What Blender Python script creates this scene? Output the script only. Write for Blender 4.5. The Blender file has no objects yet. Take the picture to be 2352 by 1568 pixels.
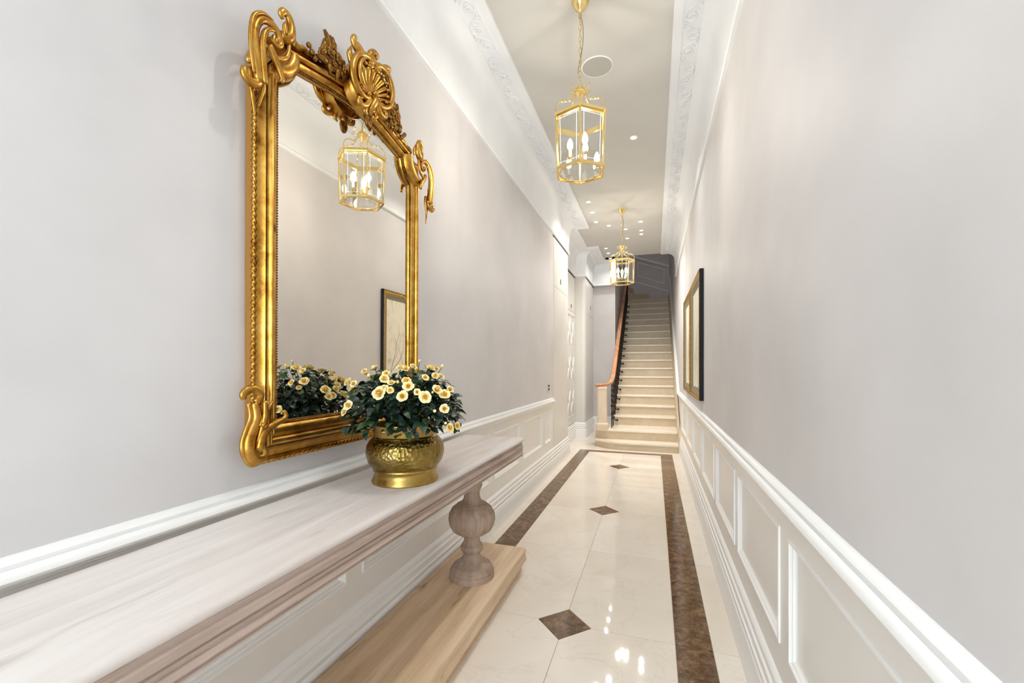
import bpy, bmesh, math, random
import numpy as np
from mathutils import Vector, Matrix
random.seed(7)
sc = bpy.context.scene
col = sc.collection
PI = math.pi

# ---------------------------------------------------------------- camera
cam = bpy.data.objects.new('camera', bpy.data.cameras.new('camera'))
col.objects.link(cam)
cam.location = (0, 0, 1.28)
cam.rotation_euler = (PI / 2, 0, math.radians(18.37))
cam.data.sensor_width = 36
cam.data.lens = 15.03
cam.data.shift_y = 0.026
cam.data.clip_start = 0.02
sc.camera = cam

# ---------------------------------------------------------------- world, exposure
world = bpy.data.worlds.new('daylight')
sc.world = world
world.use_nodes = True
bg = world.node_tree.nodes['Background']
bg.inputs[0].default_value = (0.80, 0.91, 1.0, 1)
bg.inputs[1].default_value = 9.0
sc.view_settings.view_transform = 'Standard'
sc.view_settings.look = 'None'
sc.view_settings.gamma = 1
sc.view_settings.use_curve_mapping = False
sc.view_settings.exposure = -0.06
DOWNLIGHT_W = 5.6
LANTERN_EMIT = 390.0
SPREAD = math.radians(125)
try:
    sc.cycles.max_bounces = 10
    sc.cycles.diffuse_bounces = 6
    sc.cycles.glossy_bounces = 5
    sc.cycles.transparent_max_bounces = 24
    sc.cycles.sample_clamp_indirect = 6
except Exception:
    pass

# ---------------------------------------------------------------- materials
def lin(c):
    return tuple((x / 12.92 if x <= 0.04045 else ((x + 0.055) / 1.055) ** 2.4) for x in [v / 255 for v in c])

def base_mat(name, rgb, rough=0.5, metal=0.0, spec=0.5, coat=0.0):
    m = bpy.data.materials.new(name); m.use_nodes = True
    b = m.node_tree.nodes['Principled BSDF']
    b.inputs['Base Color'].default_value = (*lin(rgb), 1)
    b.inputs['Roughness'].default_value = rough
    b.inputs['Metallic'].default_value = metal
    b.inputs['Specular IOR Level'].default_value = spec
    b.inputs['Coat Weight'].default_value = coat
    return m

def nd(m, t, **kw):
    n = m.node_tree.nodes.new(t)
    for k, v in kw.items(): setattr(n, k, v)
    return n

def lk(m, a, b): m.node_tree.links.new(a, b)

def coords(m, scale=(1, 1, 1), kind='Object'):
    t = nd(m, 'ShaderNodeTexCoord'); p = nd(m, 'ShaderNodeMapping')
    p.inputs['Scale'].default_value = scale
    lk(m, t.outputs[kind], p.inputs['Vector'])
    return p.outputs['Vector']

def noise(m, vec, scale, detail=4, rough=0.55, dist=0.0):
    n = nd(m, 'ShaderNodeTexNoise')
    n.inputs['Scale'].default_value = scale
    n.inputs['Detail'].default_value = detail
    n.inputs['Roughness'].default_value = rough
    n.inputs['Distortion'].default_value = dist
    lk(m, vec, n.inputs['Vector'])
    return n.outputs['Fac']

def ramp(m, fac, stops):
    r = nd(m, 'ShaderNodeValToRGB')
    e = r.color_ramp.elements
    while len(e) < len(stops): e.new(0.5)
    for i, (p, c) in enumerate(stops):
        e[i].position = p; e[i].color = (*lin(c), 1)
    lk(m, fac, r.inputs['Fac'])
    return r.outputs['Color']

def mixc(m, a, b, fac, mode='MIX'):
    x = nd(m, 'ShaderNodeMix', data_type='RGBA', blend_type=mode)
    if isinstance(fac, float): x.inputs[0].default_value = fac
    else: lk(m, fac, x.inputs[0])
    lk(m, a, x.inputs[6]); lk(m, b, x.inputs[7])
    return x.outputs[2]

def setcol(m, c): lk(m, c, m.node_tree.nodes['Principled BSDF'].inputs['Base Color'])

def bump(m, h, strength=0.2, dist=0.01):
    b = nd(m, 'ShaderNodeBump')
    b.inputs['Strength'].default_value = strength
    b.inputs['Distance'].default_value = dist
    lk(m, h, b.inputs['Height'])
    lk(m, b.outputs['Normal'], m.node_tree.nodes['Principled BSDF'].inputs['Normal'])

def paint(name, rgb, rough, spec=0.4, var=5):
    m = base_mat(name, rgb, rough, 0, spec)
    v = coords(m)
    lo = tuple(max(0, c - var) for c in rgb); hi = tuple(min(255, c + var) for c in rgb)
    setcol(m, ramp(m, noise(m, v, 2.2, 3), [(0.3, lo), (0.7, hi)]))
    bump(m, noise(m, v, 160, 2), 0.03, 0.002)
    return m

M = {}
M['wall'] = paint('wall paint', (210, 207, 206), 0.55)
M['trim'] = paint('white satin trim paint', (242, 242, 240), 0.32, 0.5, 2)
M['dado'] = paint('dado panel paint', (232, 229, 224), 0.28, 0.5, 2)
M['cornice'] = paint('cornice plaster white', (233, 235, 237), 0.6, 0.3, 3)
M['ceiling'] = paint('ceiling paint', (203, 201, 194), 0.75, 0.2, 2)
M['door'] = paint('white door lacquer', (220, 217, 210), 0.28, 0.5, 2)
M['gap_shade'] = base_mat('painted gap shadow', (70, 62, 52), 0.9)
M['slot'] = base_mat('finger pull recess', (46, 40, 34), 0.7)
M['grout'] = base_mat('stone joint', (176, 160, 136), 0.8)

def marble(name, a, b, vein, rough, vs=1.6, vein_w=0.04):
    m = base_mat(name, a, rough, 0, 0.5)
    t = nd(m, 'ShaderNodeObjectInfo')
    v = coords(m)
    off = nd(m, 'ShaderNodeVectorMath', operation='ADD'); lk(m, v, off.inputs[0])
    mul = nd(m, 'ShaderNodeVectorMath', operation='SCALE'); mul.inputs[0].default_value = (13, 7, 5)
    lk(m, t.outputs['Random'], mul.inputs['Scale']); lk(m, mul.outputs[0], off.inputs[1])
    vv = off.outputs[0]
    c = ramp(m, noise(m, vv, vs, 7, 0.6, 0.7), [(0.3, b), (0.65, a)])
    n2 = noise(m, vv, vs * 1.7, 8, 0.65, 1.8)
    a1 = nd(m, 'ShaderNodeMath', operation='SUBTRACT'); lk(m, n2, a1.inputs[0]); a1.inputs[1].default_value = 0.5
    a2 = nd(m, 'ShaderNodeMath', operation='ABSOLUTE'); lk(m, a1.outputs[0], a2.inputs[0])
    a3 = nd(m, 'ShaderNodeMapRange'); lk(m, a2.outputs[0], a3.inputs[0])
    a3.inputs[1].default_value = 0; a3.inputs[2].default_value = vein_w; a3.inputs[3].default_value = 0.38; a3.inputs[4].default_value = 0
    rgbn = nd(m, 'ShaderNodeRGB'); rgbn.outputs[0].default_value = (*lin(vein), 1)
    setcol(m, mixc(m, c, rgbn.outputs[0], a3.outputs[0]))
    return m
M['cream'] = marble('polished cream marble', (236, 228, 216), (226, 214, 198), (214, 198, 178), 0.045, 1.1, 0.016)
M['cream'].node_tree.nodes['Principled BSDF'].inputs['Specular IOR Level'].default_value = 0.36
M['tread'] = marble('polished tread limestone lit tone', (244, 234, 216), (234, 220, 198), (222, 204, 178), 0.22, 2.0, 0.02)  # treads paler than risers: overhead light put into the colour
M['stair'] = marble('honed limestone shade tone', (214, 198, 170), (200, 181, 152), (186, 163, 132), 0.35, 2.2, 0.02)  # risers tan against the treads: their shade put into the colour
M['newel'] = marble('newel limestone', (228, 212, 190), (216, 196, 170), (205, 180, 150), 0.35, 3.0, 0.02)
def brown_marble():
    m = base_mat('dark emperador marble', (84, 58, 36), 0.1)
    v = coords(m)
    c = ramp(m, noise(m, v, 17, 9, 0.72, 0.7), [(0.30, (50, 33, 21)), (0.5, (98, 70, 46)), (0.72, (156, 122, 84))])
    vo = nd(m, 'ShaderNodeTexVoronoi', feature='DISTANCE_TO_EDGE'); vo.inputs['Scale'].default_value = 13
    dv = nd(m, 'ShaderNodeVectorMath', operation='ADD'); lk(m, v, dv.inputs[0])
    nn = nd(m, 'ShaderNodeTexNoise'); nn.inputs['Scale'].default_value = 6; nn.inputs['Detail'].default_value = 5; lk(m, v, nn.inputs['Vector'])
    lk(m, nn.outputs['Color'], dv.inputs[1]); lk(m, dv.outputs[0], vo.inputs['Vector'])
    r = nd(m, 'ShaderNodeMapRange'); lk(m, vo.outputs['Distance'], r.inputs[0]); r.inputs[2].default_value = 0.035; r.inputs[3].default_value = 0.75; r.inputs[4].default_value = 0
    g = nd(m, 'ShaderNodeMath', operation='MULTIPLY'); lk(m, r.outputs[0], g.inputs[0])
    lk(m, noise(m, v, 5, 3), g.inputs[1])
    rgbn = nd(m, 'ShaderNodeRGB'); rgbn.outputs[0].default_value = (*lin((186, 158, 118)), 1)
    setcol(m, mixc(m, c, rgbn.outputs[0], g.outputs[0]))
    return m
M['brown'] = brown_marble()

def wood(name, a, b, cdark, scale, rough, axis=1, bmp=0.25):
    m = base_mat(name, a, rough, 0, 0.3)
    s = [26, 26, 26]; s[axis] = 1.6
    v = coords(m, tuple(x * scale for x in s))
    s2 = [5, 5, 5]; s2[axis] = 0.8
    v2 = coords(m, tuple(x * scale for x in s2))
    g = noise(m, v, 1.0, 6, 0.6, 0.4)
    big = noise(m, v2, 1.0, 5, 0.6, 1.2)
    c1 = ramp(m, big, [(0.3, b), (0.62, a)])
    c2 = ramp(m, g, [(0.25, cdark), (0.55, (255, 255, 255))])
    knot = ramp(m, noise(m, v2, 1.9, 3, 0.5, 2.5), [(0.24, cdark), (0.36, (255, 255, 255))])
    setcol(m, mixc(m, mixc(m, c1, c2, 0.45, 'MULTIPLY'), knot, 0.55, 'MULTIPLY'))
    bump(m, g, bmp, 0.004)
    return m
M['limed'] = wood('limed oak', (228, 223, 218), (214, 204, 198), (200, 188, 182), 0.7, 0.5, 1, 0.12)  # table top: light falling on it put into the paler colour
M['limed_shade'] = wood('limed oak shade tone', (198, 180, 168), (172, 152, 138), (150, 128, 114), 1.0, 0.6, 1)  # same wood on the apron, its shade put into the darker colour
M['oak_slab'] = wood('oak plinth warm shade tone', (222, 196, 164), (198, 168, 134), (168, 132, 98), 0.8, 0.45, 1)  # plinth tan stands in for warm light and shade below the top
M['turned'] = wood('turned oak shade tone', (182, 160, 142), (150, 126, 108), (128, 104, 86), 1.3, 0.65, 2)  # legs: dimmer, warmer light painted into the brown of the wood
M['rail_wood'] = wood('varnished mahogany', (208, 152, 112), (180, 120, 84), (150, 98, 66), 1.5, 0.22, 1, 0.05)
M['iron'] = base_mat('wrought iron', (48, 40, 34), 0.45, 0.7)

def gilt(name, hi, mid, lo, rough, sc_=14):
    m = base_mat(name, hi, rough, 1.0)
    v = coords(m)
    c = ramp(m, noise(m, v, sc_, 6, 0.65, 0.3), [(0.28, lo), (0.45, mid), (0.7, hi)])
    setcol(m, c)
    r = nd(m, 'ShaderNodeMapRange'); lk(m, noise(m, v, sc_ * 1.7, 4), r.inputs[0]); r.inputs[3].default_value = rough - 0.1; r.inputs[4].default_value = rough + 0.14
    lk(m, r.outputs[0], m.node_tree.nodes['Principled BSDF'].inputs['Roughness'])
    bump(m, noise(m, v, 60, 4), 0.15, 0.003)
    return m
M['gilt'] = gilt('burnished gilt', (214, 172, 92), (184, 134, 56), (104, 62, 22), 0.3)
M['gilt_dark'] = gilt('aged gilt', (168, 126, 62), (128, 90, 40), (66, 44, 18), 0.42, 24)
M['gilt_side'] = base_mat('ochre bole side', (166, 116, 48), 0.6, 0.35)
M['mirror'] = base_mat('old mirror glass', (248, 244, 236), 0.015, 1.0)
M['picture_gold'] = gilt('carved frame gold', (206, 168, 92), (170, 132, 60), (96, 70, 28), 0.4, 40)
M['frame_dark'] = base_mat('ebonised frame', (22, 23, 30), 0.55, 0, 0.25)
M['mat_board'] = base_mat('grey green mount', (136, 132, 112), 0.9)
M['lantern'] = base_mat('polished lantern brass', (238, 212, 146), 0.16, 1.0)
M['cord'] = base_mat('clear flex', (150, 132, 96), 0.4)
M['sleeve'] = base_mat('ivory candle sleeve', (244, 236, 214), 0.5)
M['speaker'] = base_mat('speaker grille', (180, 178, 169), 0.9)
M['white_metal'] = base_mat('white powder coat', (245, 244, 240), 0.4)
M['switch'] = base_mat('brushed switch plate', (214, 208, 200), 0.35, 0.3)
def brass_pot():
    m = base_mat('hammered brass', (170, 140, 72), 0.27, 1.0)
    v = coords(m)
    setcol(m, ramp(m, noise(m, v, 13, 6, 0.65, 0.5), [(0.28, (100, 80, 36)), (0.5, (146, 122, 62)), (0.72, (178, 156, 98))]))
    vo = nd(m, 'ShaderNodeTexVoronoi'); vo.inputs['Scale'].default_value = 85; lk(m, v, vo.inputs['Vector'])
    bump(m, vo.outputs['Distance'], 0.75, 0.004)
    return m
M['pot'] = brass_pot()
M['pot_smooth'] = gilt('smooth brass', (190, 160, 90), (168, 138, 72), (126, 98, 44), 0.25, 10)
M['soil'] = base_mat('potting soil', (22, 18, 15), 0.95)
def leafm():
    m = base_mat('rose leaf', (36, 62, 38), 0.32, 0, 0.55)
    o = nd(m, 'ShaderNodeObjectInfo')
    setcol(m, ramp(m, o.outputs['Random'], [(0.0, (16, 34, 28)), (0.55, (26, 50, 36)), (1.0, (54, 82, 46))]))
    return m
M['leaf'] = leafm()
M['stem'] = base_mat('rose stem', (86, 104, 48), 0.5)
def petalm():
    m = base_mat('cream rose petal', (250, 226, 160), 0.55)
    t = nd(m, 'ShaderNodeAttribute', attribute_name='tip')
    o = nd(m, 'ShaderNodeObjectInfo')
    c = ramp(m, t.outputs['Fac'], [(0.0, (222, 154, 52)), (0.45, (243, 206, 108)), (0.75, (251, 236, 160)), (1.0, (253, 246, 208))])  # orange heart is real; dark bases also paint shade between petal rings
    d = ramp(m, o.outputs['Random'], [(0.0, (255, 255, 255)), (1.0, (252, 240, 200))])
    setcol(m, mixc(m, c, d, 1.0, 'MULTIPLY'))
    b = m.node_tree.nodes['Principled BSDF']
    b.inputs['Subsurface Weight'].default_value = 0.15; b.inputs['Subsurface Radius'].default_value = (0.004, 0.003, 0.001)
    return m
M['petal'] = petalm()
def emis(name, rgb, s):
    m = bpy.data.materials.new(name); m.use_nodes = True
    n = m.node_tree.nodes; n.remove(n['Principled BSDF'])
    e = n.new('ShaderNodeEmission'); e.inputs[0].default_value = (*rgb, 1); e.inputs[1].default_value = s
    m.node_tree.links.new(e.outputs[0], n['Material Output'].inputs[0])
    return m
M['bulb'] = emis('glowing bulb', (1.0, 0.93, 0.84), LANTERN_EMIT)
M['lamp'] = emis('downlight lens', (1.0, 0.93, 0.82), 25)
def panem():
    m = bpy.data.materials.new('clear lantern pane'); m.use_nodes = True
    n = m.node_tree.nodes; n.remove(n['Principled BSDF'])
    tr = n.new('ShaderNodeBsdfTransparent'); tr.inputs[0].default_value = (0.95, 0.955, 0.94, 1)
    gl = n.new('ShaderNodeBsdfGlossy'); gl.inputs['Roughness'].default_value = 0.02
    fr = n.new('ShaderNodeFresnel'); fr.inputs['IOR'].default_value = 1.5
    mx = n.new('ShaderNodeMixShader')
    l = m.node_tree.links
    l.new(fr.outputs[0], mx.inputs[0]); l.new(tr.outputs[0], mx.inputs[1]); l.new(gl.outputs[0], mx.inputs[2])
    l.new(mx.outputs[0], n['Material Output'].inputs[0])
    return m
M['pane'] = panem()
def etchm():
    m = bpy.data.materials.new('cut glass bevel'); m.use_nodes = True
    n = m.node_tree.nodes; n.remove(n['Principled BSDF'])
    tr = n.new('ShaderNodeBsdfTransparent'); tr.inputs[0].default_value = (0.95, 0.95, 0.93, 1)
    tl = n.new('ShaderNodeBsdfTranslucent'); tl.inputs[0].default_value = (0.95, 0.93, 0.86, 1)
    mx = n.new('ShaderNodeMixShader'); mx.inputs[0].default_value = 0.22
    l = m.node_tree.links
    l.new(tr.outputs[0], mx.inputs[1]); l.new(tl.outputs[0], mx.inputs[2])
    l.new(mx.outputs[0], n['Material Output'].inputs[0])
    return m
M['bevel'] = etchm()
M['paper'] = base_mat('drawing paper', (236, 230, 212), 0.8)
def paperm():
    m = M['paper']; v = coords(m, (1, 1, 1))
    setcol(m, ramp(m, noise(m, v, 5.5, 6, 0.6, 1.5), [(0.3, (206, 190, 160)), (0.42, (236, 229, 208)), (0.8, (242, 238, 222))]))
paperm()
M['ink'] = base_mat('sepia ink line', (120, 106, 84), 0.8)

# ---------------------------------------------------------------- mesh helpers
class MB:
    def __init__(s): s.v = []; s.f = []
    def add(s, vs, fs):
        o = len(s.v); s.v += [tuple(map(float, v)) for v in vs]; s.f += [tuple(i + o for i in f) for f in fs]; return s
    def box(s, a, b):
        x0, y0, z0 = a; x1, y1, z1 = b
        if x0 > x1: x0, x1 = x1, x0
        if y0 > y1: y0, y1 = y1, y0
        if z0 > z1: z0, z1 = z1, z0
        return s.add([(x0, y0, z0), (x1, y0, z0), (x1, y1, z0), (x0, y1, z0), (x0, y0, z1), (x1, y0, z1), (x1, y1, z1), (x0, y1, z1)],
                     [(0, 3, 2, 1), (4, 5, 6, 7), (0, 1, 5, 4), (1, 2, 6, 5), (2, 3, 7, 6), (3, 0, 4, 7)])
    def prism(s, poly, z0, z1):
        n = len(poly)
        A = sum(poly[i][0] * poly[(i + 1) % n][1] - poly[(i + 1) % n][0] * poly[i][1] for i in range(n))
        if A < 0: poly = poly[::-1]
        return s.add([(x, y, z0) for x, y in poly] + [(x, y, z1) for x, y in poly],
                     [tuple(range(n))[::-1], tuple(range(n, 2 * n))] + [(i, (i + 1) % n, n + (i + 1) % n, n + i) for i in range(n)])
    def lathe(s, prof, c=(0, 0, 0), n=32, rib=0, ring=False):
        vs = []
        for r, z in prof:
            for k in range(n):
                a = 2 * PI * k / n; rr = r * (1 + rib * math.cos(8 * a))
                vs.append((c[0] + rr * math.cos(a), c[1] + rr * math.sin(a), c[2] + z))
        fs = []
        m = len(prof)
        for i in range(m if ring else m - 1):
            for k in range(n):
                k2 = (k + 1) % n; j = (i + 1) % m
                fs.append((i * n + k, i * n + k2, j * n + k2, j * n + k))
        if not ring: fs.append(tuple(range(n))[::-1]); fs.append(tuple((m - 1) * n + k for k in range(n)))
        return s.add(vs, fs)
    def tube(s, pts, rad, n=8, up=(1, 0, 0), flat=1.0, closed=False):
        P = [Vector(p) for p in pts]; N = len(P)
        if not isinstance(rad, (list, tuple)): rad = [rad] * N
        vs = []; u0 = Vector(up)
        for i, p in enumerate(P):
            if closed: t = P[(i + 1) % N] - P[i - 1]
            else: t = P[min(i + 1, N - 1)] - P[max(i - 1, 0)]
            t = t.normalized() if t.length > 1e-9 else Vector((0, 0, 1))
            a = u0 - t * u0.dot(t)
            if a.length < 1e-4: a = t.orthogonal()
            a.normalize(); b = t.cross(a)
            for k in range(n):
                q = 2 * PI * k / n
                vs.append(tuple(p + a * (math.cos(q) * rad[i] * flat) + b * (math.sin(q) * rad[i])))
        fs = []
        for i in range(N if closed else N - 1):
            j = (i + 1) % N
            for k in range(n):
                k2 = (k + 1) % n
                fs.append((i * n + k, i * n + k2, j * n + k2, j * n + k))
        if not closed:
            fs.append(tuple(range(n))[::-1]); fs.append(tuple((N - 1) * n + k for k in range(n)))
        return s.add(vs, fs)
    def ball(s, c, r, n=8, m=5, sc_=(1, 1, 1)):
        prof = [(max(1e-5, math.sin(PI * i / m)), -math.cos(PI * i / m)) for i in range(m + 1)]
        vs = []
        for pr, pz in prof:
            for k in range(n):
                a = 2 * PI * k / n
                vs.append((c[0] + r * sc_[0] * pr * math.cos(a), c[1] + r * sc_[1] * pr * math.sin(a), c[2] + r * sc_[2] * pz))
        fs = [(i * n + k, i * n + (k + 1) % n, (i + 1) * n + (k + 1) % n, (i + 1) * n + k) for i in range(m) for k in range(n)]
        return s.add(vs, fs)
    def sweep(s, path, prof, side=1, closed_prof=True):
        """profile of (offset from the path into the room, z) along a horizontal polyline with mitred corners"""
        N = len(path); vs = []
        P = [Vector(p) for p in path]
        for i in range(N):
            ds = []
            if i > 0: ds.append((P[i] - P[i - 1]).normalized())
            if i < N - 1: ds.append((P[i + 1] - P[i]).normalized())
            ns = [Vector((d.y, -d.x)) * side for d in ds]
            nrm = ns[0] if len(ns) == 1 else (ns[0] + ns[1])
            if len(ns) == 2:
                nrm = nrm / max(0.2, (1 + ns[0].dot(ns[1])))
            for d, z in prof: vs.append((P[i].x + nrm.x * d, P[i].y + nrm.y * d, z))
        m = len(prof); fs = []
        for i in range(N - 1):
            for k in range(m if closed_prof else m - 1):
                k2 = (k + 1) % m
                fs.append((i * m + k, i * m + k2, (i + 1) * m + k2, (i + 1) * m + k))
        if closed_prof:
            fs.append(tuple(range(m))); fs.append(tuple((N - 1) * m + k for k in range(m))[::-1])
        return s.add(vs, fs)
    def loft(s, loops, closed=True):
        m = len(loops[0]); fs = []
        vs = [p for L in loops for p in L]
        for i in range(len(loops) - 1):
            for k in range(m if closed else m - 1):
                k2 = (k + 1) % m
                fs.append((i * m + k, i * m + k2, (i + 1) * m + k2, (i + 1) * m + k))
        return s.add(vs, fs)
    def mesh(s, name, mat, smooth=False, bevel=0, fix=True):
        me = bpy.data.meshes.new(name); me.from_pydata(s.v, [], s.f)
        if fix or bevel:
            bm = bmesh.new(); bm.from_mesh(me)
            if bevel:
                bmesh.ops.bevel(bm, geom=[e for e in bm.edges], offset=bevel, segments=2, affect='EDGES', profile=0.6)
            bmesh.ops.recalc_face_normals(bm, faces=bm.faces)
            bm.to_mesh(me); bm.free()
        if mat is not None: me.materials.append(M[mat] if isinstance(mat, str) else mat)
        if smooth:
            me.polygons.foreach_set('use_smooth', [True] * len(me.polygons))
            if smooth != 'all':
                try: me.set_sharp_from_angle(angle=math.radians(38))
                except Exception: pass
        return me
    def build(s, name, mat, parent=None, smooth=False, bevel=0, loc=None, rot=None):
        return put(name, s.mesh(name, mat, smooth, bevel), parent, loc, rot)

def put(name, me, parent=None, loc=None, rot=None, scale=None):
    o = bpy.data.objects.new(name, me); col.objects.link(o)
    if parent is not None: o.parent = parent
    if loc is not None: o.location = loc
    if rot is not None: o.rotation_euler = rot
    if scale is not None: o.scale = scale
    return o

def tag(o, label, cat, group=None):
    o['label'] = label; o['category'] = cat
    if group: o['group'] = group
    return o

def thing(name, label, cat, loc=(0, 0, 0), group=None, rot=None):
    return tag(put(name, None, None, loc, rot), label, cat, group)

def struct(o):
    o['kind'] = 'structure'; return o

def stuff(o):
    o['kind'] = 'stuff'; return o

def copy_tree(o, parent=None):
    c = o.copy(); col.objects.link(c)
    c.parent = parent
    for ch in list(o.children): copy_tree(ch, c)
    return c

def spline(pts, n=6, closed=False):
    P = [Vector(p) for p in pts]; out = []; N = len(P)
    rng = range(N if closed else N - 1)
    for i in rng:
        p0 = P[(i - 1) % N] if closed or i > 0 else P[0] * 2 - P[1]
        p1 = P[i]; p2 = P[(i + 1) % N]
        p3 = P[(i + 2) % N] if closed or i < N - 2 else P[-1] * 2 - P[-2]
        for k in range(n):
            t = k / n
            out.append(0.5 * ((2 * p1) + (p2 - p0) * t + (2 * p0 - 5 * p1 + 4 * p2 - p3) * t * t + (3 * p1 - p0 - 3 * p2 + p3) * t ** 3))
    if not closed: out.append(P[-1])
    return out

def lerp_list(vals, n):
    m = len(vals) - 1; out = []
    for i in range(n):
        t = i / (n - 1) * m; k = min(int(t), m - 1); f = t - k
        out.append(vals[k] * (1 - f) + vals[k + 1] * f)
    return out

# ---------------------------------------------------------------- dimensions
XR, XL, ZC = 0.39, -1.21, 3.43
YB = -2.2                                   # entrance end, behind the camera
Y_END_L = 6.258                             # left wall turns into the alcove
X_ALC, X_PIER, Y_ALC, Y_BACK = -1.42, -1.20, 7.90, 9.00
Y_CEIL, X_SW, Y_SW = 8.48, -0.755, 12.40    # stairwell opening, its left wall and far wall

# ---------------------------------------------------------------- room shell
floor = struct(MB().box((-1.7, YB, -0.2), (0.6, 9.2, -0.003)).build('floor', 'grout'))
wr = MB().box((XR + 0.012, YB, -0.1), (XR + 0.2, Y_SW + 0.2, 0.9)).box((XR, YB, 0.895), (XR + 0.2, Y_SW + 0.2, 6.6))
wall_right = struct(wr.build('wall_right', 'wall'))
wl = MB().box((XL - 0.25, YB, -0.1), (XL - 0.012, Y_END_L, 0.9)).box((XL - 0.25, YB, 0.895), (XL, Y_END_L, 3.6))
wall_left = struct(wl.build('wall_left', 'wall'))
struct(MB().box((X_ALC - 0.2, Y_END_L, -0.1), (X_ALC, Y_ALC, 3.6)).build('wall_alcove', 'wall'))
r = 0.06
pier = [(X_ALC - 0.2, Y_BACK), (X_ALC - 0.2, Y_ALC)] + [(X_PIER - r + r * math.sin(a), Y_ALC + r - r * math.cos(a)) for a in [i * PI / 16 for i in range(9)]] + [(X_PIER, Y_BACK)]
struct(MB().prism(pier, -0.1, 3.6).build('wall_pier', 'door', smooth=True))
struct(MB().box((X_PIER - 0.3, Y_BACK, -0.1), (X_SW, Y_BACK + 0.12, 3.6)).build('wall_far', 'wall'))
sw = MB().box((X_SW - 0.15, Y_BACK + 0.12, -0.1), (X_SW, Y_SW + 0.2, 6.6)).box((X_SW - 0.15, Y_CEIL, ZC), (X_SW, Y_BACK + 0.12, 6.6))
struct(sw.build('wall_stairwell_left', 'wall'))
wall_sw = struct(MB().box((X_SW - 0.15, Y_SW, -0.1), (XR + 0.2, Y_SW + 0.2, 6.6)).build('wall_stairwell_back', 'wall'))
struct(MB().box((X_SW - 0.15, Y_CEIL - 0.15, ZC + 0.1), (XR + 0.2, Y_CEIL, 6.6)).build('wall_stairwell_front', 'wall'))
struct(MB().box((X_SW - 0.15, Y_CEIL - 0.15, 6.6), (XR + 0.2, Y_SW + 0.2, 6.7)).build('ceiling_stairwell', 'ceiling'))
ceil = struct(MB().box((-1.7, YB, ZC), (XR + 0.2, Y_CEIL, ZC + 0.12)).box((-1.7, Y_CEIL, ZC), (X_SW, Y_BACK + 0.12, ZC + 0.12)).build('ceiling', 'ceiling'))
# entrance wall behind the camera, with an unseen open doorway added to let daylight in
bk = MB().box((-1.5, YB - 0.12, 0), (-1.12, YB, 3.6)).box((0.30, YB - 0.12, 0), (0.6, YB, 3.6)).box((-1.12, YB - 0.12, 3.0), (0.30, YB, 3.6))
struct(bk.build('wall_entrance', 'wall'))
dfr = MB().box((-1.12, YB - 0.1, 0), (-1.06, YB + 0.02, 3.0)).box((0.24, YB - 0.1, 0), (0.30, YB + 0.02, 3.0)).box((-1.06, YB - 0.1, 2.94), (0.24, YB + 0.02, 3.0)).box((-1.06, YB - 0.08, 2.3), (0.24, YB, 2.36))
struct(dfr.build('door_1', 'trim'))

# ---------------------------------------------------------------- floor stone
def tile(poly, mat, name='tile'):
    return MB().prism(poly, -0.004, 0.0).build(name, mat, floor)
J = 0.0012
XB = [-1.19, -1.104, -0.944, -0.427, 0.094, 0.254, 0.362]
YJ = [6.612 - 0.899 * i for i in range(10)][::-1]
HD = 0.132
dia = [i for i in range(len(YJ)) if (len(YJ) - 2 - i) % 2 == 0 and i < len(YJ) - 1]
def cutrect(x0, x1, y0, y1, cut):
    """rectangle with the corners named in cut taken off for the diamond inlays"""
    x0 += J; x1 -= J; y0 += J; y1 -= J; h = HD + J; P = []
    for key, (x, y), (d1, d2) in (('sw', (x0, y0), ((0, h), (h, 0))), ('se', (x1, y0), ((-h, 0), (0, h))), ('ne', (x1, y1), ((0, -h), (-h, 0))), ('nw', (x0, y1), ((h, 0), (0, -h)))):
        if key in cut: P += [(x + d1[0], y + d1[1]), (x + d2[0], y + d2[1])]
        else: P.append((x, y))
    return P
for i in range(len(YJ) - 1):
    y0, y1 = YJ[i], YJ[i + 1]
    for c in (0, 1):
        cut = []
        if i in dia: cut.append('se' if c == 0 else 'sw')
        if i + 1 in dia: cut.append('ne' if c == 0 else 'nw')
        tile(cutrect(XB[2 + c], XB[3 + c], y0, y1, cut), 'cream')
    ym = y1 if i < len(YJ) - 2 else 6.746
    for a, b, m in ((0, 1, 'cream'), (4, 5, 'brown'), (1, 2, 'brown'), (5, 6, 'cream')):
        tile([(XB[a] + J, y0 + J), (XB[b] - J, y0 + J), (XB[b] - J, ym - J), (XB[a] + J, ym - J)], m, 'tile' if m == 'cream' else 'border_strip')
for i in dia:
    y = YJ[i]
    tile([(XB[3] - HD, y), (XB[3], y - HD), (XB[3] + HD, y), (XB[3], y + HD)], 'brown', 'diamond_inlay')
for x0, x1 in ((-0.944, -0.427), (-0.427, 0.094)):
    tile([(x0 + J, 6.612 + J), (x1 - J, 6.612 + J), (x1 - J, 6.746 - J), (x0 + J, 6.746 - J)], 'brown', 'border_strip')
for x0, x1 in ((-1.42, -0.9), (-0.9, -0.4), (-0.4, 0.362)):
    tile([(x0 + J, 6.746 + J), (x1 - J, 6.746 + J), (x1 - J, 7.6), (x0 + J, 7.6)], 'cream')
for x0, x1 in ((-1.42, -0.9), (-0.9, -0.5)):
    tile([(x0 + J, 7.6 + J), (x1 - J, 7.6 + J), (x1 - J, 9.0), (x0 + J, 9.0)], 'cream')
tile([(-1.42, 6.2), (-1.19 - J, 6.2), (-1.19 - J, 6.746), (-1.42, 6.746)], 'cream')

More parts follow.
